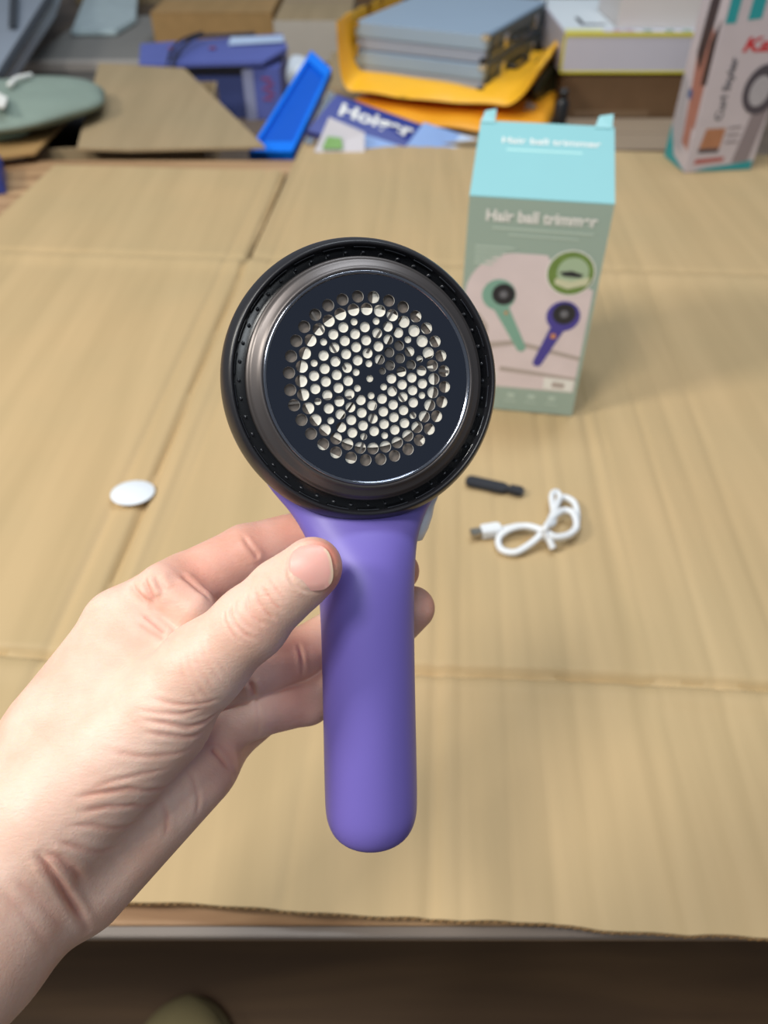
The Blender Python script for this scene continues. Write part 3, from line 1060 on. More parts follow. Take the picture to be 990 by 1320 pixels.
for px in (222, 275):
    c_ = gy(px, 68, Yb + 0.07) + Vector((0, 0, 0.009))
    lathe([(0, 0), (0.008, 0), (0.008, 0.0008), (0, 0.0008)], lambda v, c_=c_: c_ + v, 'red_print', mat('print_brick', (150, 66, 84), 0.4), ib, 20)
m_bc = mat('black_cord', (36, 38, 50), 0.5)
def up_(px, py, Y, dz):
    return gy(px, py, Y) + Vector((0, 0, dz))
o = tube([up_(222, 98, Yb - 0.03, .004), up_(226, 84, Yb - 0.015, .011), up_(240, 66, Yb + .05, .013), up_(258, 56, Yb + .11, .013), up_(290, 54, Yb + .13, .013), up_(330, 52, Yb + .14, .013)], 0.0035, 'black_cable', m_bc)
tag(o, 'thin black cable draped over the violet blue box', 'cable')
bpy.context.view_layer.update()
o2 = tube([up_(216, 90, Yb - 0.022, .006), up_(222, 76, Yb + .02, .013), up_(236, 62, Yb + .08, .015), up_(262, 52, Yb + .14, .015)], 0.003, 'black_cable', m_bc)
tag(o2, 'second black cable end hanging left over the violet blue box', 'cable')


def box_px(name, label, l, r_, Y, ztop_py, depth, m, slope=0.0, group=None, tape=True, zb=BZ, parts=True, cat='box'):
    """carton whose front top edge runs from pixel l to pixel r_ at distance Y, standing on zb"""
    a_ = gy(l[0], l[1], Y)
    b_ = gy(r_[0], r_[1], Y + slope)
    z = 0.5 * (a_.z + b_.z)
    a_.z = b_.z = zb
    return carton(name, label, a_, b_, depth, z - zb, m, group, tape, parts=parts, cat=cat)


box_px('brown_carton', 'tan carton behind the violet blue box at the top', (194, 20), (350, 12), 2.25, 0, 0.40, m_carton2)
f_, r_ = box_px('brown_carton', 'brown carton with a white label band left of the silver cases', (352, 26), (452, 30), 2.1, 0, 0.5, m_carton)
fbox(f_, 0.0, f_.w, -0.0015, -0.0003, 0.05, 0.135, 'label_band', mat('label_beige', (190, 182, 170), 0.5), r_)
# grey slab and what stands on it
f_, r_ = box_px('grey_carton', 'flat grey carton with a pale front edge beyond the cloth bag', (28, 82), (186, 84), 2.05, 0, 0.55, mat('grey_card', (132, 130, 126), 0.6, var=0.08, scale=8), zb=BZ, tape=False)
hG = None
gt = gy(100, 82, 2.05).z
fbox(f_, -0.001, f_.w + 0.001, -0.002, -0.0003, gt - BZ - 0.016, gt - BZ, 'front_lip', mat('grey_pale', (176, 168, 160), 0.5, var=0.05), r_)
fbox(f_, 0, f_.w, 0.0, 0.035, gt - BZ + 0.0002, gt - BZ + 0.0012, 'front_lip', MATS.get('x') or bpy.data.materials['grey_pale'], r_)
sl = empty('plastic_sleeve', gz(130, 44, gt + 0.002))
tag(sl, 'milky plastic sleeve standing on the flat grey carton', 'sleeve')
pz = [gz(93, 46, gt + 0.001), gz(150, 46, gt + 0.001), gz(176, 30, gt + 0.001), gz(180, -40, gt + 0.03), gz(128, -44, gt + 0.03)]
prism(pz, (0, 0, 0.012), 'sleeve_body', mat('milky_plastic', (186, 204, 208), 0.3, var=0.2, scale=25, spec=0.6), sl, 0.002)
# blue grey case with dark straps, far left
sc_ = empty('strapped_case', gz(20, 60, 0))
tag(sc_, 'blue grey case with dark straps in the top left corner', 'case')
q = [gz(-70, 112, 0.05), gz(-6, 108, 0.05), gz(66, 0, 0.06), gz(90, -60, 0.06), gz(-60, -60, 0.06)]
prism([p - Vector((0, 0, 0.034)) for p in q], (0, 0, 0.034), 'case_body', mat('bluegrey_shell', (146, 156, 170), 0.4, var=0.1), sc_, 0.004)
q = [gz(-4, 98, 0.052), gz(6, 98, 0.052), gz(74, -6, 0.062), gz(62, -6, 0.062)]
prism(q, (0, 0, 0.004), 'strap', mat('strap_dark', (46, 52, 60), 0.6), sc_)
q = [gz(12, 36, 0.060), gz(22, 36, 0.060), gz(24, -10, 0.062), gz(14, -10, 0.062)]
prism(q, (0, 0, 0.005), 'strap', mat('strap_dark2', (52, 58, 66), 0.6), sc_)

# brown cartons and the white carton with yellow trim
carton('brown_carton', 'flat wide brown carton behind the aqua lid, light wood tone top',
       Vector((gz(700, 195, -0.012).x, T_FAR + 0.05, BZ)), Vector((gz(920, 195, -0.012).x, T_FAR + 0.05, BZ)), gz(800, 152, -0.012).y - T_FAR - 0.052, -0.012 - BZ, mat('carton_rosy', (150, 132, 112), 0.6, var=0.08, scale=10, stretch=(1, 8, 1)), tape=False)
yN = gz(800, 152, -0.012).y
A_, B_ = gy(718, 152, yN + .005), gy(872, 156, yN + .005)
A_.z = B_.z = BZ
zt = gy(800, 94, A_.y).z
fN, rN = carton('brown_carton', 'dark brown taped carton underneath the white yellow-trimmed one', A_, B_, 0.42, zt - BZ, m_cartond)
fbox(fN, 0.03, fN.w * 0.75, -0.0008, -0.0001, (zt - BZ) * 0.55, (zt - BZ) * 0.62, 'tape_edge', M('packing_tape2', (128, 104, 80), 0.2), rN)
fM = Frame(fN.p(-0.008, -0.006, zt - BZ + 0.0006), fN.p(fN.w + 0.02, -0.006, zt - BZ + 0.0006))
hM = gy(800, 42, fM.o.y).z - fM.o.z
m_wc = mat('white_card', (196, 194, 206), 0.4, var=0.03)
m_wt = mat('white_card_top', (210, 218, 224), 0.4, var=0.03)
m_ytrim = mat('yellow_trim', (214, 204, 60), 0.4, var=0.05)
wc = empty('white_carton', fM.p(fM.w / 2, 0.15, 0))
tag(wc, 'white carton with yellow trim on the dark brown carton', 'box')
fbox(fM, 0, fM.w, 0, 0.30, 0, hM, 'carton_body', m_wc, wc, 0.0008)
fbox(fM, 0, fM.w, -0.0008, -0.0001, hM - 0.006, hM + 0.0005, 'trim_print', m_ytrim, wc)
fbox(fM, 0, fM.w, -0.0008, -0.0001, 0.0, 0.004, 'trim_print', m_ytrim, wc)
fbox(fM, -0.0008, 0.003, -0.0006, -0.00005, 0.0041, hM - 0.0061, 'trim_print', m_ytrim, wc)
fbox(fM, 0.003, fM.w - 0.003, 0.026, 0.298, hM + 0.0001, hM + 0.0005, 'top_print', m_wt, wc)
fbox(fM, 0.003, fM.w * 0.27, 0.004, 0.026, hM + 0.0001, hM + 0.0006, 'trim_print', mat('pale_yellow', (216, 214, 140), 0.4), wc)
for k, (c0, col) in enumerate(((0.34, (196, 120, 130)), (0.42, (190, 130, 150)), (0.55, (90, 150, 130)), (0.70, (80, 150, 110)), (0.82, (110, 170, 120)))):
    fbox(fM, fM.w * c0, fM.w * (c0 + 0.06), 0.008, 0.016, hM + 0.0006, hM + 0.0009, 'mark_print', mat('mark%d' % k, col, 0.4), wc)
fbox(fM, fM.w * 0.15, fM.w * 0.33, 0.055, 0.12, hM + 0.0006, hM + 0.0009, 'picture_print', m_dark_p, wc)
fbox(fM, fM.w * 0.18, fM.w * 0.33, 0.065, 0.12, hM + 0.0010, hM + 0.0013, 'picture_print', m_wt, wc)
fT = Frame(fM.p(fM.w * 0.38, 0.030, hM + 0.0007), fM.p(fM.w * 0.985, 0.030, hM + 0.0007))
wt = empty('white_box', fT.p(fT.w / 2, 0.08, 0))
tag(wt, 'plain white box on top of the yellow-trimmed carton', 'box')
m_wb = mat('plain_white', (206, 200, 198), 0.45, var=0.03)
fbox(fT, 0, fT.w, 0, 0.16, 0, 0.048, 'carton_body', m_wb, wt, 0.001)
fbox(fT, 0.0005, fT.w - 0.0005, 0.0005, 0.1595, 0.0482, 0.060, 'lid', m_wb, wt, 0.001)
# far filler cartons along the very top
box_px('brown_carton', 'grey brown carton far behind the silver cases', (640, 0), (760, 0), 2.9, 0, 0.5, M('carton_grey', (110, 100, 88), 0.7, var=0.1))
box_px('brown_carton', 'large brown carton at the back behind the milky sleeve', (90, -30), (330, -30), 3.1, 0, 0.6, m_carton)
box_px('brown_carton', 'brown carton at the back above the label band carton', (340, -20), (560, -20), 3.1, 0, 0.6, m_cartond)
box_px('brown_carton', 'brown carton far right behind the printed dryer box', (860, 60), (1080, 60), 2.4, 0, 0.5, m_cartond)

# ------------------------------------------------------------------ shoe on the floor below the table edge
m_shoe = mat('khaki_canvas', (150, 138, 98), 0.8, var=0.08, scale=60, bump=0.2, bscale=400)
m_sole = mat('shoe_rubber', (200, 188, 138), 0.6, var=0.05)
toe = gz(246, 1286, -0.72)
shoe = empty('shoe', (toe.x, toe.y - 0.14, -0.75))
tag(shoe, 'khaki shoe toe on the dark floor below the table edge', 'shoe')


def shoe_part(name, z0, z1, grow, m):
    ns, nk = 26, 28
    vs, fs = [], []
    for i in range(ns):
        u_ = math.sin(0.5 * math.pi * i / (ns - 1))
        y = toe.y - 0.285 * (1 - u_)
        w = 0.064 * (0.78 + 0.28 * math.sin(u_ * 2.6 - 0.3)) * min(1, math.sqrt(max(0.0, 1 - max(0, (u_ - 0.62) / 0.38) ** 2.6))) * min(1, math.sqrt(max(0, 1 - max(0, (0.14 - u_) / 0.14) ** 2))) + grow * 0.6
        top = z1 + (0.075 * max(0, 1 - u_ / 0.62) ** 1.3 if z1 > -0.715 else 0)
        for k in range(nk):
            a_ = 2 * math.pi * k / nk
            x = w * math.cos(a_)
            zz = z0 + (top - z0) * (0.5 + 0.5 * math.sin(a_)) if z1 < -0.715 else z0 + (top - z0) * max(0, math.sin(a_)) ** 0.7 * (1 if u_ < 0.75 else max(0.2, math.sqrt(max(0, 1 - ((u_ - 0.75) / 0.27) ** 2))))
            vs.append((toe.x + x, y + grow * (u_ * 2 - 1), zz))
    for i in range(ns - 1):
        for k in range(nk):
            fs.append((i * nk + k, i * nk + (k + 1) % nk, (i + 1) * nk + (k + 1) % nk, (i + 1) * nk + k))
    fs.append(tuple(range(nk)))
    fs.append(tuple(range((ns - 1) * nk, ns * nk)))
    return pyobj(name, vs, fs, m, shoe, True)


shoe_part('upper', -0.728, -0.668, 0.0, m_shoe)
shoe_part('sole', -0.7498, -0.724, 0.004, m_sole)
for k in range(4):
    y = toe.y - 0.115 - 0.018 * k
    tube([(toe.x - 0.022, y, -0.672 + 0.006 * k), (toe.x, y + 0.003, -0.660 + 0.010 * k), (toe.x + 0.022, y, -0.672 + 0.006 * k)], 0.002, 'lace', m_sole, shoe)

# ------------------------------------------------------------------ the trimmer held in the hand
U = 0.235 / F                                # one pixel at the trimmer's distance, in metres
D0 = 0.235


def cam_pt(px, py, dz):                      # point in the camera frame; dz in trimmer pixels toward the viewer
    d = D0 - dz * U
    return Vector(((px - CX) * d / F, -(py - CY) * d / F, -d))


DEV = Matrix.Translation(cam_pt(467.5, 492, 0)) @ Matrix.Rotation(math.radians(2.3), 4, 'Z') @ Matrix.Rotation(math.radians(14.5), 4, 'Y') @ Matrix.Rotation(math.radians(5.0), 4, 'X') @ Matrix.Scale(1.011, 4)


def TD(v):                                   # trimmer pixels -> world
    return (CAM @ DEV @ Vector((v.x * U, v.y * U, v.z * U))).copy()


m_violet = mat('violet_matte', (114, 101, 184), 0.42, var=0.02, scale=30, spec=0.45)
m_bez = mat('bezel_black', (34, 34, 38), 0.34, var=0.05, spec=0.5)
m_groove = mat('groove_black', (16, 17, 20), 0.25, var=0.05)
m_satin = mat('satin_black', (98, 93, 92), 0.38, 0.75, var=0.04)
m_plate = mat('mirror_steel', (96, 102, 116), 0.06, 1.0, var=0.03)
m_cut_lit = mat('cutter_steel_lit', (248, 243, 230), 0.5, 0.1, var=0.03)  # bright ceiling reflection put into the cutter's cream colour
m_cutd = mat('cutter_grey', (118, 114, 110), 0.4, 0.5, var=0.05)
m_dkin = mat('well_dark', (136, 126, 118), 0.5, 0.1, var=0.1)
trim = empty('fabric_trimmer', TD(Vector((0, -300, 0))))
tag(trim, 'violet fabric trimmer with a round black head and perforated steel plate, held upright', 'trimmer')

# handle and neck
rings = [(60, 146, -36, 26), (100, 138, -34, 28), (130, 122, -32, 31), (150, 106, -30, 34), (162, 96, -28, 37), (175, 87.5, -25, 41), (190, 79.5, -20, 46),
         (205, 73, -15, 50.5), (222, 68.5, -9.5, 54.5), (240, 65.5, -5.5, 57.5), (262, 63, -2.5, 59.5), (290, 61.5, -0.8, 60.5), (330, 60.8, 0, 60.8), (380, 60.8, 0, 60.8), (440, 61, 0, 61),
         (500, 61.5, 0, 61.5), (550, 61.5, 0, 61.5), (566, 61, 0, 61), (578, 59, 0, 59), (589, 55, 0, 55), (598, 49, 0, 49), (605, 40, 0, 40), (610, 29, 0, 29), (613, 15, 0, 15)]
vs, fs = [], []
NK = 96
for off, rx, zc_, rz in rings:
    for k in range(NK):
        a_ = 2 * math.pi * k / NK
        vs.append(TD(Vector((rx * math.cos(a_), -off, zc_ + rz * math.sin(a_)))))
for i in range(len(rings) - 1):
    for k in range(NK):
        fs.append((i * NK + k, i * NK + (k + 1) % NK, (i + 1) * NK + (k + 1) % NK, (i + 1) * NK + k))
vs.append(TD(Vector((0, -614, 0))))
for k in range(NK):
    fs.append(((len(rings) - 1) * NK + k, (len(rings) - 1) * NK + (k + 1) % NK, len(vs) - 1))
fs.append(tuple(range(NK)))
o = pyobj('handle', vs, fs, m_violet, trim, True)
md = o.modifiers.new('sub', 'SUBSURF')
md.levels = md.render_levels = 1
lathe([(171, -16), (170, -22), (164, -32), (150, -44), (120, -58), (80, -68), (40, -73), (0, -74)], TD, 'rear_bowl', m_violet, trim)
lathe([(0, -12), (165, -12), (172, -15), (176, -9), (178, 0), (177.5, 8), (175, 17), (171, 25), (168.5, 28.5), (166.5, 29.5), (164.8, 28.5), (164, 26), (164, 16), (163, 14)], TD, 'bezel', m_bez, trim)
lathe([(164.2, 15), (150, 15), (149, 16)], TD, 'groove', m_groove, trim)
lathe([(150, 15), (150, 27), (149.4, 29), (148, 30), (146.5, 31), (145.5, 33), (143, 34.5), (138, 36.5), (135, 39), (133.5, 40.5), (132, 40.8), (130.5, 40.2), (129.5, 38.4), (129.5, 24), (0, 24)], TD, 'shaver_ring', m_satin, trim)
lathe([(130.4, 37), (130.2, 40.8), (129.4, 41.7), (128.2, 41.9), (126.8, 41.2), (125.8, 39.6)], TD, 'plate_rim', mat('rim_chrome', (150, 154, 164), 0.15, 1.0), trim)
plate_rim = bpy.data.objects['plate_rim']
# raised grips in the groove
bm = bmesh.new()
for k in range(44):
    a_ = 2 * math.pi * k / 44
    c_ = Vector((157 * math.cos(a_), 157 * math.sin(a_), 17.5))
    t_ = Vector((-math.sin(a_), math.cos(a_), 0))
    n_ = Vector((math.cos(a_), math.sin(a_), 0))
    ring_ = []
    for (h_, q_) in ((-2.5, 1.0), (0.5, 0.9), (2.0, 0.45)):
        ring_.append([bm.verts.new(TD(c_ + t_ * (2.6 * q_ * math.cos(j * math.pi / 4)) + n_ * (1.7 * q_ * math.sin(j * math.pi / 4)) + Vector((0, 0, h_)))) for j in range(8)])
    for r0, r1 in zip(ring_, ring_[1:]):
        for j in range(8):
            bm.faces.new((r0[j], r0[(j + 1) % 8], r1[(j + 1) % 8], r1[j]))
    bm.faces.new(ring_[-1])
gb = obj('grip_stud', bm, mat('stud_gloss', (60, 62, 68), 0.15, var=0.02, coat=1.0), trim, True)
gb['kind'] = 'stuff'
# narrow tabs along the outer wall of the groove
for k in range(26):
    a0 = 2 * math.pi * k / 26 + 0.03
    a1 = a0 + 0.17
    arc = [TD(Vector((162.6 * math.cos(a), 162.6 * math.sin(a), 21.5))) for a in np.linspace(a0, a1, 4)]
    tube(arc, 0.9 * U, 'groove_tab', M('tab_gloss', (44, 46, 52), 0.12, var=0.02, coat=1.0), trim, res=6)

# the perforated plate: holes read off the photograph's pattern, in pixels about the plate centre
K = 7.615
TLo, TRo, BLo, BRo = (350, 360), (470, 360), (350, 485), (470, 485)
hl = {'L': [], 'M': [], 'S': []}
raw = [
    (TLo, 'L', [(835, 188), (685, 222), (545, 280), (420, 372), (312, 487), (232, 620), (180, 765), (155, 920), (920, 305), (790, 315), (662, 360), (548, 425), (450, 508), (368, 613), (312, 735), (280, 862)]),
    (TLo, 'M', [(687, 485), (588, 553), (898, 477), (800, 545), (698, 612), (595, 680), (490, 755), (908, 603), (808, 670), (708, 738), (602, 810), (497, 880), (393, 948), (920, 727), (820, 797), (715, 868), (612, 938)]),
    (TLo, 'S', [(793, 430), (493, 627), (397, 828), (930, 827), (803, 912), (937, 972)]),
    (TRo, 'L', [(75, 190), (228, 218), (370, 275), (497, 363), (605, 475), (692, 603), (750, 743), (780, 893), (135, 318), (260, 357), (375, 418), (477, 503), (558, 602), (620, 717), (660, 840)]),
    (TRo, 'M', [(213, 467), (317, 525), (105, 533), (215, 593), (323, 650), (428, 706), (115, 660), (223, 716), (330, 773), (442, 836), (548, 893), (125, 787), (228, 843), (342, 903), (447, 960), (240, 970)]),
    (TRo, 'S', [(97, 418), (413, 590), (530, 777), (150, 898)]),
    (BLo, 'L', [(162, 130), (195, 275), (262, 415), (350, 547), (465, 650), (588, 732), (735, 787), (880, 813), (270, 45), (285, 175), (330, 303), (397, 417), (485, 513), (592, 597), (702, 655), (828, 692), (955, 700)]),
    (BLo, 'M', [(402, 120), (505, 50), (516, 180), (625, 110), (722, 42), (527, 308), (632, 240), (733, 170), (640, 365), (740, 297), (843, 227), (645, 490), (745, 420), (850, 350), (955, 280), (753, 543), (860, 475), (960, 407), (970, 530)]),
    (BLo, 'S', [(423, 240), (812, 113), (947, 185), (543, 425), (865, 583)]),
    (BRo, 'L', [(785, 98), (755, 248), (698, 390), (620, 518), (517, 627), (398, 715), (258, 777), (117, 808), (675, 20), (662, 153), (628, 280), (570, 393), (493, 497), (397, 580), (288, 645), (167, 685)]),
    (BRo, 'M', [(555, 67), (347, 77), (453, 133), (245, 143), (353, 198), (458, 253), (142, 215), (252, 273), (357, 328), (152, 340), (258, 397), (365, 455), (157, 463), (265, 520)]),
    (BRo, 'S', [(548, 183), (160, 100), (453, 380), (162, 575)]),
]
RAD = {'L': 7.6, 'M': 6.5, 'S': 4.5}
holes = []
for org, ty, pts in raw:
    for x, y in pts:
        X, Y = org[0] + x / K - 473.3, -(org[1] + y / K - 488.0)
        if any((X - a) ** 2 + (Y - b) ** 2 < 25 for a, b, _ in holes):
            continue
        holes.append((X * 0.965, Y * 0.955, RAD[ty] * 0.955))
cu = bpy.data.curves.new('perforated_plate', 'CURVE')
cu.dimensions = '2D'
cu.fill_mode = 'BOTH'
cu.extrude = 1.2
cu.resolution_u = 1


def circ(cx, cy, r, n):
    sp = cu.splines.new('POLY')
    sp.points.add(n - 1)
    for k in range(n):
        a = 2 * math.pi * k / n
        sp.points[k].co = (cx + r * math.cos(a), cy + r * math.sin(a), 0, 1)
    sp.use_cyclic_u = True


circ(0, 0, 127.3, 128)
for x, y, r in holes:
    circ(x, y, r, 28)
co_ = bpy.data.objects.new('tmp_curve', cu)
COL.objects.link(co_)
dg = bpy.context.evaluated_depsgraph_get()
pme = bpy.data.meshes.new_from_object(co_.evaluated_get(dg))
bpy.data.objects.remove(co_)
bpy.data.curves.remove(cu)
for v in pme.vertices:
    v.co = TD(Vector((v.co.x, v.co.y, 38.2 + v.co.z)))
pme.materials.clear()
plate = link('perforated_plate', pme, m_plate, trim)
pme.materials.append(mat('lit_edge_steel', (214, 212, 206), 0.45, 0.3, var=0.02))  # same steel, with the light on the hole walls put into the colour
ax_ = (TD(Vector((0, 0, 1))) - TD(Vector((0, 0, 0)))).normalized()
plate_rim.parent = plate
for p_ in pme.polygons:
    if abs(p_.normal.dot(ax_)) < 0.5:
        p_.material_index = 1

# cutter wheel under the plate
lathe([(127, 31), (0, 31)], TD, 'blade_well', m_dkin, trim, 96)


def ring_sector(r0, r1, a0, a1, z0_, z1_, name, m, n=24):
    pts = [Vector((r1 * math.cos(a), r1 * math.sin(a), z0_)) for a in np.linspace(a0, a1, n)] + [Vector((r0 * math.cos(a), r0 * math.sin(a), z0_)) for a in np.linspace(a1, a0, n)]
    W0 = [TD(p) for p in pts]
    up = TD(Vector((0, 0, z1_))) - TD(Vector((0, 0, z0_)))
    return prism(W0, up, name, m, trim)


rad = math.radians
ring_sector(6, 86, rad(62), rad(232), 35.2, 36.6, 'cutter_wheel', m_cut_lit)
ring_sector(6, 84, rad(236), rad(372), 34.9, 36.3, 'cutter_wheel', m_cut_lit)
ring_sector(6, 60, rad(14), rad(58), 34.0, 35.0, 'cutter_wheel', m_cutd, 12)
ring_sector(62, 92, rad(20), rad(60), 34.4, 35.6, 'cutter_wheel', m_cut_lit, 12)
ring_sector(100, 116, rad(-50), rad(52), 34.4, 35.8, 'glint_arc', m_cut_lit, 40)  # added cream arcs, painting the light caught in the outer holes
ring_sector(102, 112, rad(230), rad(262), 31.0, 32.4, 'glint_arc', m_cut_lit, 12)
ring_sector(84, 112, rad(78), rad(86), 31.0, 32.4, 'glint_arc', m_cut_lit, 6)
for a_ in (14, 76, 140, 205, 268, 325):
    a = rad(a_)
    d_ = Vector((math.cos(a), math.sin(a), 0))
    n_ = Vector((-math.sin(a), math.cos(a), 0))
    p0, p1 = d_ * 30 + n_ * 10, d_ * 104 - n_ * 16
    pts = [p0 - n_ * 1.6, p1 - n_ * 1.6, p1 + n_ * 1.6, p0 + n_ * 1.6]
    up = TD(Vector((0, 0, 36))) - TD(Vector((0, 0, 35.6)))
    prism([TD(p + Vector((0, 0, 36.7))) for p in pts], up, 'blade', m_cutd, trim)
lathe([(9, 30), (9, 36.4), (0, 36.4)], TD, 'cutter_hub', m_cut_lit, trim, 32)
# white lint cover on the far side of the neck
vs, fs = [], []
for i, (off, rx, zc_, rz) in enumerate([(150, 99, -46, 26), (165, 92, -46, 30), (180, 87, -42, 34), (195, 80, -38, 36), (210, 70, -34, 36)]):
    for k in range(48):
        a_ = 2 * math.pi * k / 48
        vs.append(TD(Vector((17 + rx * math.cos(a_), -off, zc_ + rz * math.sin(a_)))))
for i in range(4):
    for k in range(48):
        fs.append((i * 48 + k, i * 48 + (k + 1) % 48, (i + 1) * 48 + (k + 1) % 48, (i + 1) * 48 + k))
fs.append(tuple(range(48)))
fs.append(tuple(range(192, 240)))
lc = pyobj('lint_cover', vs, fs, mat('cover_white', (225, 228, 236), 0.3), trim, True)
lc['label'] = 'white cover showing behind the neck'

# ------------------------------------------------------------------ the hand: one continuous skin surface
def hp_(px, py, dz):
    p = cam_pt(px, py, dz) / U
    return np.array([p.x, p.y, p.z])


def hr_(r, dz):
    return r * (D0 - dz * U) / D0


def cone(P, a, b):
    (pa, ra), (pb, rb) = a, b
    ab = pb - pa
    t = np.clip(((P - pa) @ ab) / (ab @ ab), 0, 1)
    return np.linalg.norm(P - pa - t[:, None] * ab, axis=1) - (ra + (rb - ra) * t)


def smin(a, b, k):
    h = np.clip(0.5 + 0.5 * (b - a) / k, 0, 1)
    return b + (a - b) * h - k * h * (1 - h)


def J(px, py, dz, r):
    return (hp_(px, py, dz), hr_(r, dz))


palm_prims = [
    # metacarpals, from the wrist to the knuckles
    (J(10, 1075, 20, 92), J(156, 815, -35, 50), 30),
    (J(20, 1105, -10, 88), J(205, 878, -62, 46), 34),
    (J(40, 1120, -20, 82), J(243, 935, -66, 44), 34),
    (J(60, 1135, -10, 74), J(262, 968, -56, 42), 34),
    # heel of the hand along the lower edge
    (J(95, 1128, 10, 76), J(243, 985, -44, 60), 30),
    # thenar mass
    (J(70, 1040, 60, 92), J(200, 925, 48, 68), 34),
    (J(95, 955, 20, 80), J(165, 850, -10, 52), 30),
    # web between thumb and index
    (J(205, 900, 15, 46), J(196, 815, -22, 34), 26),
    # pad at the root of the index finger and the folded web beside it
    (J(212, 758, -22, 32), J(248, 786, -14, 30), 7),
    (J(172, 800, -16, 32), J(228, 838, 6, 24), 12),
    # wrist and forearm, coming toward the viewer at the lower left
    (J(20, 1090, 30, 112), J(-48, 1190, 95, 113), 40),
    (J(-48, 1190, 95, 113), J(-195, 1395, 230, 130), 40),
    (J(35, 1128, 30, 70), J(-24, 1228, 90, 78), 24),
]
thumb_prims = [
    (J(200, 925, 50, 64), J(262, 858, 66, 53), 20),
    (J(262, 858, 66, 53), J(324, 802, 84, 46.5), 20),
    (J(324, 802, 84, 46.5), J(362, 764, 92, 41), 14),
    (J(362, 764, 92, 41), J(403, 730, 90, 38), 14),
    (J(390, 745, 82, 37), J(398, 738, 80, 36), 12),
]
fingers = {
    'index': ([J(160, 805, -40, 48), J(240, 755, -58, 42), J(318, 715, -80, 39), J(400, 690, -108, 34), J(470, 700, -112, 29)], 20),
    'middle': ([J(225, 900, -56, 44), J(318, 868, -56, 37), J(388, 843, -92, 33), J(465, 795, -106, 29.5), J(514, 736, -92, 26.5)], 16),
    'ring': ([J(255, 945, -56, 42), J(328, 915, -60, 35), J(396, 902, -94, 31.5), J(470, 846, -108, 30), J(532, 784, -90, 28.5)], 16),
    'pinky': ([J(270, 972, -66, 40), J(318, 935, -112, 28), J(372, 900, -146, 26), J(430, 862, -150, 25), J(480, 825, -140, 22)], 16),
}
DEVI = np.array((Matrix.Scale(1 / U, 4) @ DEV.inverted() @ Matrix.Scale(U, 4)))
ring_off = np.array([r[0] for r in rings], float)
ring_rx = np.array([r[1] for r in rings], float)
ring_rz = np.array([r[3] for r in rings], float)
ring_zc = np.array([r[2] for r in rings], float)


def handle_sd(P):
    q = P @ DEVI[:3, :3].T + DEVI[:3, 3]
    off = -q[:, 1]
    rx = np.interp(off, ring_off, ring_rx)
    rz = np.interp(off, ring_off, ring_rz)
    zc_ = np.interp(off, ring_off, ring_zc)
    n = np.sqrt((q[:, 0] / rx) ** 2 + ((q[:, 2] - zc_) / rz) ** 2)
    return (n - 1) * np.minimum(rx, rz)


def sdf(P):
    palm = None
    for a, b, k in palm_prims:
        d = cone(P, a, b)
        palm = d if palm is None else smin(palm, d, k)
    out = palm.copy()
    th_ = None
    for a, b, k in thumb_prims:
        d = cone(P, a, b)
        th_ = d if th_ is None else smin(th_, d, k)
    th_ = smin(palm, th_, 24)
    res = th_
    for nm, (ch, k) in fingers.items():
        f = None
        for i in range(len(ch) - 1):
            d = cone(P, ch[i], ch[i + 1])
            f = d if f is None else smin(f, d, 7)
        # soft pads between the joints
        f = smin(palm, f, k)
        res = smin(res, f, 2.5)
    hs = handle_sd(P)
    return -smin(-res, hs - 0.2, 2.0)


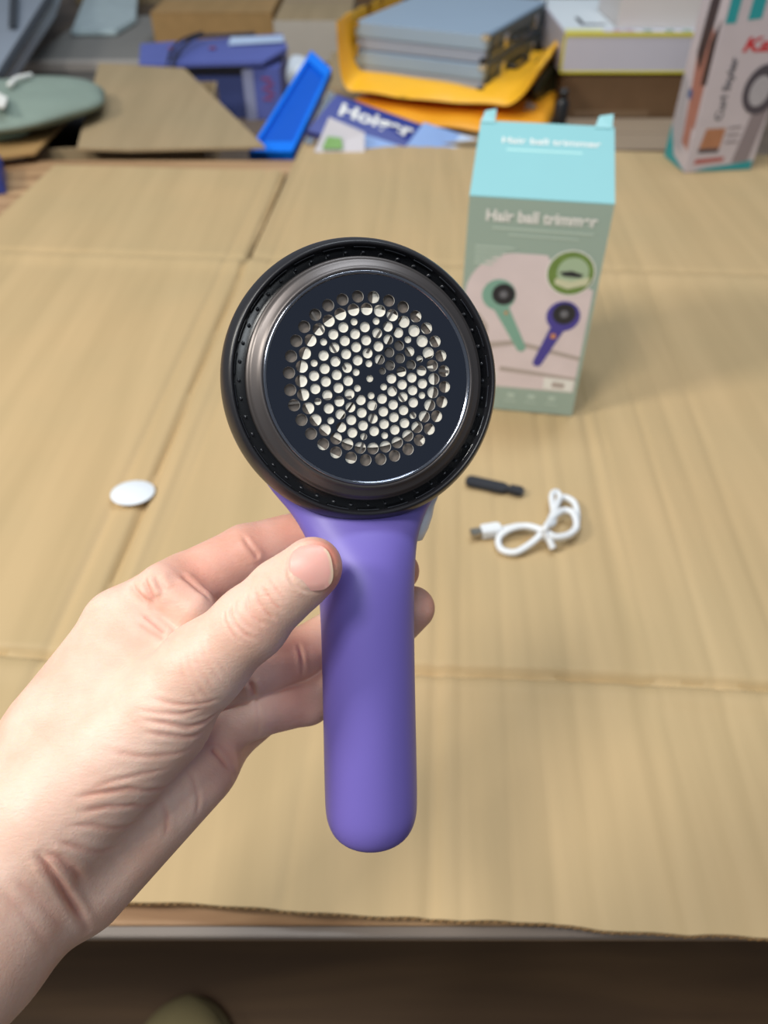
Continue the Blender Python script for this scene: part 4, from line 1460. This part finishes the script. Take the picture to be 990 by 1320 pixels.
def surface_nets():
    h = 2.3
    lo = np.array([-820., -820., -1230.])
    hi = np.array([90., 60., -600.])
    # coarse pass
    cf = 4
    hc = h * cf
    nc = np.ceil((hi - lo) / hc).astype(int)
    gx, gy_, gz_ = [lo[i] + hc * (np.arange(nc[i]) + 0.5) for i in range(3)]
    C = np.stack(np.meshgrid(gx, gy_, gz_, indexing='ij'), -1).reshape(-1, 3)
    dc = sdf(C)
    act = np.abs(dc) < hc * 1.35
    full = np.where(dc.reshape(nc) > 0, 1e3, -1e3).astype(np.float32)
    D = np.repeat(np.repeat(np.repeat(full, cf, 0), cf, 1), cf, 2)
    idx = np.argwhere(act.reshape(nc))
    o_ = np.stack(np.meshgrid(*[np.arange(cf)] * 3, indexing='ij'), -1).reshape(-1, 3)
    I = (idx[:, None, :] * cf + o_[None]).reshape(-1, 3)
    P = lo + h * (I + 0.5)
    vals = np.concatenate([sdf(P[i:i + 400000]) for i in range(0, len(P), 400000)])
    D[I[:, 0], I[:, 1], I[:, 2]] = vals
    inside = D < 0
    s = inside
    c8 = [s[i:s.shape[0] - 1 + i, j:s.shape[1] - 1 + j, k:s.shape[2] - 1 + k] for i in (0, 1) for j in (0, 1) for k in (0, 1)]
    tot = sum(c.astype(np.int8) for c in c8)
    cell = (tot > 0) & (tot < 8)
    ci = np.argwhere(cell)
    vid = -np.ones(cell.shape, np.int64)
    vid[tuple(ci.T)] = np.arange(len(ci))
    # vertex = mean of edge crossings
    acc = np.zeros((len(ci), 3))
    cnt = np.zeros(len(ci))
    corners = [(i, j, k) for i in (0, 1) for j in (0, 1) for k in (0, 1)]
    for a in corners:
        for ax in range(3):
            if a[ax] == 0:
                b = list(a)
                b[ax] = 1
                va = D[ci[:, 0] + a[0], ci[:, 1] + a[1], ci[:, 2] + a[2]]
                vb = D[ci[:, 0] + b[0], ci[:, 1] + b[1], ci[:, 2] + b[2]]
                m_ = (va < 0) != (vb < 0)
                t = np.clip(va / np.where(va == vb, 1, va - vb), 0, 1)
                p = np.array(a, float)[None] + np.zeros((len(ci), 3))
                p[:, ax] += t
                acc[m_] += p[m_]
                cnt[m_] += 1
    V = lo + h * (ci + 0.5 + acc / cnt[:, None])
    faces = []
    for ax in range(3):
        b = [0, 0, 0]
        b[ax] = 1
        sl0 = tuple(slice(0, s.shape[i] - b[i]) for i in range(3))
        sl1 = tuple(slice(b[i], s.shape[i]) for i in range(3))
        diff = s[sl0] != s[sl1]
        e = np.argwhere(diff)
        o1, o2 = [i for i in range(3) if i != ax]
        e = e[(e[:, o1] > 0) & (e[:, o2] > 0) & (e[:, o1] < cell.shape[o1]) & (e[:, o2] < cell.shape[o2])]
        q = []
        for d1, d2 in ((-1, -1), (0, -1), (0, 0), (-1, 0)):
            c_ = e.copy()
            c_[:, o1] += d1
            c_[:, o2] += d2
            q.append(vid[tuple(c_.T)])
        q = np.stack(q, 1)
        flip = s[tuple(e.T)]
        if ax == 1:
            flip = ~flip
        q[~flip] = q[~flip][:, ::-1]
        faces.append(q)
    Q = np.concatenate(faces)
    Q = Q[(Q >= 0).all(1)]
    return V, Q


def grad(P, e=0.6):
    g = np.stack([sdf(P + np.eye(3)[i] * e) - sdf(P - np.eye(3)[i] * e) for i in range(3)], 1)
    return g / np.maximum(np.linalg.norm(g, axis=1, keepdims=True), 1e-9)


HV, HQ = surface_nets()
for _ in range(2):
    g_ = grad(HV)
    HV = HV - g_ * np.clip(sdf(HV), -2, 2)[:, None]
HN = grad(HV, 1.5)


def surf_pts(pix):
    """trace pixels onto the skin"""
    out = []
    for px, py in pix:
        d = np.array([(px - CX) / F, -(py - CY) / F, -1.0])
        d = d / np.linalg.norm(d)
        t = 560.0
        ok = False
        for _ in range(140):
            v = sdf((d * t)[None])[0]
            if v < 0.15:
                ok = True
                break
            t += max(v * 0.8, 0.3)
            if t > 1300:
                break
        if ok:
            out.append(d * t)
    return out


DISP = np.zeros(len(HV))
RED = np.zeros(len(HV))
DARK = np.zeros(len(HV))


def crease(pix, depth=1.6, width=2.6, bulge=0.4, red=0.35):
    pts = surf_pts(pix)
    if len(pts) < 2:
        return
    pts = np.array(pts)
    lo_b, hi_b = pts.min(0) - 6 * width, pts.max(0) + 6 * width
    sel = np.where(((HV > lo_b) & (HV < hi_b)).all(1))[0]
    if len(sel) == 0:
        return
    P = HV[sel]
    best = np.full(len(sel), 1e9)
    fade = np.ones(len(sel))
    n = len(pts) - 1
    for i in range(n):
        a, b = pts[i], pts[i + 1]
        ab = b - a
        L_ = ab @ ab
        if L_ < 1e-6 or L_ > 80 ** 2:
            continue
        t = np.clip(((P - a) @ ab) / L_, 0, 1)
        d = np.linalg.norm(P - a - t[:, None] * ab, axis=1)
        u_ = (i + t) / n
        m_ = d < best
        best[m_] = d[m_]
        fade[m_] = np.minimum(1, 5 * np.minimum(u_, 1 - u_) + 0.15)[m_]
    DISP[sel] += fade * (-depth * np.exp(-(best / width) ** 2) + bulge * depth * np.exp(-((best - 2.6 * width) / (1.5 * width)) ** 2))
    RED[sel] = np.maximum(RED[sel], red * fade * np.exp(-(best / (width * 1.5)) ** 2))


C_ = crease
# knuckle folds of the thumb
C_([(300, 776), (297, 790), (304, 806), (316, 818), (329, 825)], 1.68, 1.9, 0.2, 0.3)
C_([(306, 770), (305, 786), (314, 802), (328, 814)], 1.38, 1.6, 0.2, 0.3)
C_([(318, 764), (319, 782), (329, 797), (341, 806)], 1.53, 1.8, 0.2, 0.3)
C_([(328, 760), (334, 778), (346, 792), (355, 799)], 1.53, 1.8, 0.2, 0.3)
C_([(337, 754), (345, 768), (356, 781), (364, 787)], 1.07, 1.6, 0.2, 0.3)
C_([(290, 786), (290, 800), (298, 815), (310, 828)], 1.07, 1.6, 0.2, 0.3)
C_([(346, 744), (355, 758), (368, 774)], 0.61, 1.4, 0.2, 0.3)
for k in range(5):
    C_([(268 - 9 * k, 818 + 8 * k), (272 - 9 * k, 838 + 8 * k), (288 - 9 * k, 862 + 9 * k), (306 - 9 * k, 880 + 9 * k)], 0.59, 1.9, 0.3, 0.12)
# folds across the ball of the thumb
C_([(196, 900), (225, 908), (256, 908), (285, 900)], 0.92, 2.4, 0.5, 0.2)
C_([(182, 927), (212, 932), (245, 937), (266, 930), (282, 918)], 1.72, 2.6, 0.6, 0.3)
C_([(176, 915), (205, 920), (238, 920), (262, 913)], 1.03, 2.4, 0.5, 0.2)
C_([(186, 943), (215, 948), (246, 950), (262, 944)], 1.26, 2.6, 0.5, 0.25)
C_([(140, 968), (175, 975), (212, 974), (250, 964)], 0.92, 3.0, 0.5, 0.2)
C_([(96, 1028), (130, 1022), (165, 1017), (200, 1018), (224, 1008)], 1.61, 2.8, 0.5, 0.3)
C_([(104, 1046), (140, 1040), (172, 1038), (206, 1034)], 1.38, 2.8, 0.5, 0.3)
C_([(112, 1018), (150, 1006), (182, 998), (214, 992)], 0.92, 2.6, 0.5, 0.2)
C_([(88, 1064), (120, 1064), (150, 1068), (182, 1058)], 1.15, 3.0, 0.5, 0.2)
C_([(74, 1084), (100, 1092), (128, 1098), (150, 1094)], 1.38, 3.2, 0.5, 0.25)
# wrist
C_([(48, 1102), (62, 1118), (78, 1140), (94, 1166), (114, 1200)], 4.45, 3.6, 0.5, 0.35)
C_([(56, 1098), (76, 1106), (96, 1122), (108, 1140)], 2.07, 4.0, 0.5, 0.3)
C_([(20, 1135), (40, 1150), (64, 1176), (84, 1206)], 1.03, 3.6, 0.5, 0.15)
C_([(2, 1150), (26, 1172), (50, 1204), (66, 1232)], 0.69, 3.6, 0.5, 0.1)
# palm
C_([(264, 958), (276, 968), (289, 983), (303, 1004)], 2.53, 2.6, 0.5, 0.4)
C_([(240, 988), (250, 1005), (256, 1030), (254, 1050)], 1.03, 2.6, 0.5, 0.2)
C_([(208, 1028), (216, 1050), (214, 1078)], 0.80, 2.8, 0.5, 0.2)
# index finger and the folded web
C_([(312, 690), (320, 702), (331, 716), (338, 730)], 1.58, 2.6, 0.6, 0.4)
C_([(233, 741), (245, 750), (258, 761), (272, 774)], 2.92, 3.2, 0.5, 0.4)
C_([(170, 752), (176, 764), (188, 772), (200, 778)], 2.03, 3.0, 0.7, 0.3)
C_([(186, 746), (190, 756), (195, 766), (201, 774)], 2.92, 3.4, 0.7, 0.4)
C_([(200, 742), (206, 754), (212, 764)], 1.80, 3.6, 0.7, 0.2)
C_([(182, 790), (196, 802), (210, 814), (226, 824)], 1.35, 2.8, 0.6, 0.4)
C_([(176, 800), (192, 812), (208, 822), (222, 828)], 1.01, 2.8, 0.6, 0.4)
# middle and ring fingers
C_([(384, 828), (388, 842), (390, 858), (389, 872)], 1.50, 2.2, 0.5, 0.3)
C_([(322, 878), (326, 888), (328, 898)], 3.00, 2.8, 0.5, 0.4)
C_([(330, 896), (332, 914), (333, 934), (332, 950)], 1.2, 2.6, 0.3, 0.15)


def redden(c, r, amt):
    global RED
    d = np.linalg.norm(HV - c, axis=1)
    RED = np.maximum(RED, amt * np.exp(-(d / r) ** 2))


redden(hp_(420, 715, 110), 26, 0.8)
redden(hp_(428, 745, 95), 26, 0.7)
redden(hp_(535, 736, -90), 36, 0.6)
redden(hp_(550, 784, -90), 36, 0.6)
for x, y, z in ((290, 715, -50), (330, 700, -60), (370, 690, -80), (255, 745, -30)):
    redden(hp_(x, y, z), 52, 0.45)
redden(hp_(380, 850, -60), 50, 0.4)
redden(hp_(380, 910, -60), 50, 0.35)
redden(hp_(330, 795, 110), 34, 0.22)
redden(hp_(300, 980, -30), 60, 0.25)
redden(hp_(205, 815, -5), 30, 0.3)
HV2 = HV + HN * DISP[:, None]

# nail bed on the tip of the thumb
NC = np.array(surf_pts([(399, 729)])[0])
n0 = grad(NC[None], 3.0)[0]
nz_ = n0 + np.array([-0.35, 0.35, 0.35])
nz_ /= np.linalg.norm(nz_)
na = np.array([0.95, -0.02, -0.30])
na = na - nz_ * (na @ nz_)
na /= np.linalg.norm(na)
nb_ = np.cross(nz_, na)
NL, NW = 24.0, 26.5
NCc = NC


_fit = []
for j in range(9):
    for i in range(9):
        a, b_ = (-0.9 + 1.5 * i / 8) * NL, (-0.8 + 1.6 * j / 8) * NW
        if (a / NL) ** 2 + (b_ / NW) ** 2 > 0.9:
            continue
        p = NCc + na * a + nb_ * b_ + nz_ * 14
        for _ in range(50):
            v = sdf(p[None])[0]
            if v < 0.05:
                break
            p = p - nz_ * v * 0.9
        if abs(sdf(p[None])[0]) < 0.15 and abs((p - NCc) @ nz_) < 13:
            _fit.append((a, b_, (p - NCc) @ nz_))
_fit = np.array(_fit)
_A = np.stack([np.ones(len(_fit)), _fit[:, 0], _fit[:, 1], _fit[:, 0] ** 2, _fit[:, 0] * _fit[:, 1], _fit[:, 1] ** 2], 1)
_c = np.linalg.lstsq(_A, _fit[:, 2], rcond=None)[0]
_c[3] = min(max(_c[3], -0.008), -0.002)
_c[4] = min(max(_c[4], -0.004), 0.004)
_c[5] = min(max(_c[5], -0.014), -0.006)
print('NAIL', _c, len(_fit))


def nail_surface(a, b, lift=0.0):
    hh = _c @ np.array([1, a, b, a * a, a * b, b * b])
    return NCc + na * a + nb_ * b + nz_ * (hh + lift + 0.4)


def nail_in(P):
    q = P - NCc
    a, b = q @ na, q @ nb_
    w = q @ nz_
    e = (np.abs(a / NL) ** 2.5 + np.abs(b / NW) ** 2.5) ** (1 / 2.5)
    return e, w


e_, w_ = nail_in(HV2)
near = (np.abs(w_) < 26)
HV2[near] -= (nz_ * (1.6 * np.exp(-((e_[near] - 1.0) / 0.06) ** 2) - 0.7 * np.exp(-((e_[near] - 1.16) / 0.09) ** 2))[:, None])


def to_world(V):
    A_ = np.array(CAM)
    return (V * U) @ A_[:3, :3].T + A_[:3, 3]


def np_mesh(name, V, Q):
    me = bpy.data.meshes.new(name)
    me.vertices.add(len(V))
    me.vertices.foreach_set('co', V.astype(np.float32).ravel())
    me.loops.add(Q.size)
    me.loops.foreach_set('vertex_index', Q.astype(np.int32).ravel())
    me.polygons.add(len(Q))
    me.polygons.foreach_set('loop_start', np.arange(0, Q.size, 4, dtype=np.int32))
    me.update(calc_edges=True)
    me.validate()
    return me


# skin material
ms = bpy.data.materials.new('skin')
ms.use_nodes = True
nt = ms.node_tree
N, L_ = nt.nodes, nt.links
b = N['Principled BSDF']
at_ = N.new('ShaderNodeAttribute')
at_.attribute_name = 'redness'
tc = N.new('ShaderNodeTexCoord')
nz1 = N.new('ShaderNodeTexNoise')
nz1.inputs['Scale'].default_value = 70
nz1.inputs['Detail'].default_value = 5
L_.new(tc.outputs['Object'], nz1.inputs['Vector'])
r1 = N.new('ShaderNodeValToRGB')
r1.color_ramp.elements[0].position = 0.35
r1.color_ramp.elements[0].color = srgb(222, 182, 162)
r1.color_ramp.elements[1].position = 0.65
r1.color_ramp.elements[1].color = srgb(232, 198, 180)
L_.new(nz1.outputs[0], r1.inputs[0])
mx = N.new('ShaderNodeMix')
mx.data_type = 'RGBA'
L_.new(at_.outputs['Fac'], mx.inputs[0])
L_.new(r1.outputs[0], mx.inputs[6])
mx.inputs[7].default_value = srgb(214, 112, 92)
L_.new(mx.outputs[2], b.inputs['Base Color'])
b.inputs['Roughness'].default_value = 0.48
b.inputs['Specular IOR Level'].default_value = 0.4
b.inputs['Subsurface Weight'].default_value = 0.25
b.inputs['Subsurface Radius'].default_value = (1.0, 0.35, 0.18)
b.inputs['Subsurface Scale'].default_value = 0.004
mp = N.new('ShaderNodeMapping')
mp.inputs['Rotation'].default_value = (0.3, 0.2, 0.6)
mp.inputs['Scale'].default_value = (260, 900, 600)
L_.new(tc.outputs['Object'], mp.inputs[0])
nv_ = N.new('ShaderNodeTexNoise')
nv_.inputs['Scale'].default_value = 1.0
nv_.inputs['Detail'].default_value = 4
nv_.inputs['Distortion'].default_value = 0.8
L_.new(mp.outputs[0], nv_.inputs['Vector'])
vo = N.new('ShaderNodeTexVoronoi')
vo.feature = 'DISTANCE_TO_EDGE'
vo.inputs['Scale'].default_value = 900
L_.new(tc.outputs['Object'], vo.inputs['Vector'])
ad = N.new('ShaderNodeMath')
ad.operation = 'MULTIPLY_ADD'
L_.new(vo.outputs['Distance'], ad.inputs[0])
ad.inputs[1].default_value = 0.5
L_.new(nv_.outputs[0], ad.inputs[2])
bp = N.new('ShaderNodeBump')
bp.inputs['Strength'].default_value = 0.42
bp.inputs['Distance'].default_value = 0.0003
L_.new(ad.outputs[0], bp.inputs['Height'])
L_.new(bp.outputs[0], b.inputs['Normal'])

person = empty('person', Vector(to_world(hp_(60, 1080, 20)[None])[0]))
tag(person, 'bare left hand and forearm gripping the violet handle, thumb in front', 'person')
me = np_mesh('hand', to_world(HV2), HQ)
at = me.attributes.new('redness', 'FLOAT', 'POINT')
at.data.foreach_set('value', np.clip(RED, 0, 1).astype(np.float32))
hand = link('hand', me, ms, person, True)

# thumbnail
na_n, nb_n = 26, 26
NVs = []
for j in range(nb_n):
    for i in range(na_n):
        a, bb = -1 + 2 * i / (na_n - 1), -1 + 2 * j / (nb_n - 1)
        # squircle mapping of the square onto the nail outline
        rr_ = max(abs(a), abs(bb))
        ang = math.atan2(bb, a)
        ux, uy = math.cos(ang), math.sin(ang)
        kx = 1 / ((abs(ux) ** 2.5 + abs(uy) ** 2.5) ** (1 / 2.5))
        x, y = ux * kx * rr_, uy * kx * rr_
        lift = 0.9 - 1.8 * max(0.0, rr_ - 0.86) / 0.14 * (1.0 if a < 0.6 else 0.35)
        NVs.append(nail_surface(x * NL * 0.97, y * NW * 0.97, lift))
NQ = [(j * na_n + i, j * na_n + i + 1, (j + 1) * na_n + i + 1, (j + 1) * na_n + i) for j in range(nb_n - 1) for i in range(na_n - 1)]
nm = np_mesh('thumbnail', to_world(np.array(NVs)), np.array(NQ))
an = nm.attributes.new('tipness', 'FLOAT', 'POINT')
tv = []
for j in range(nb_n):
    for i in range(na_n):
        a, bb = -1 + 2 * i / (na_n - 1), -1 + 2 * j / (nb_n - 1)
        tv.append(min(1, max(0, (a - 0.88) / 0.08)))
an.data.foreach_set('value', np.array(tv, np.float32))
mn = bpy.data.materials.new('nail')
mn.use_nodes = True
nt = mn.node_tree
b = nt.nodes['Principled BSDF']
a_n = nt.nodes.new('ShaderNodeAttribute')
a_n.attribute_name = 'tipness'
mx = nt.nodes.new('ShaderNodeMix')
mx.data_type = 'RGBA'
nt.links.new(a_n.outputs['Fac'], mx.inputs[0])
mx.inputs[6].default_value = srgb(232, 174, 162)
mx.inputs[7].default_value = srgb(232, 206, 176)
nt.links.new(mx.outputs[2], b.inputs['Base Color'])
b.inputs['Roughness'].default_value = 0.42
b.inputs['Subsurface Weight'].default_value = 0.15
b.inputs['Subsurface Scale'].default_value = 0.002
nail = link('thumbnail', nm, mn, hand, True)
nail.matrix_parent_inverse = Matrix.Identity(4)
nail.matrix_world = Matrix.Identity(4)
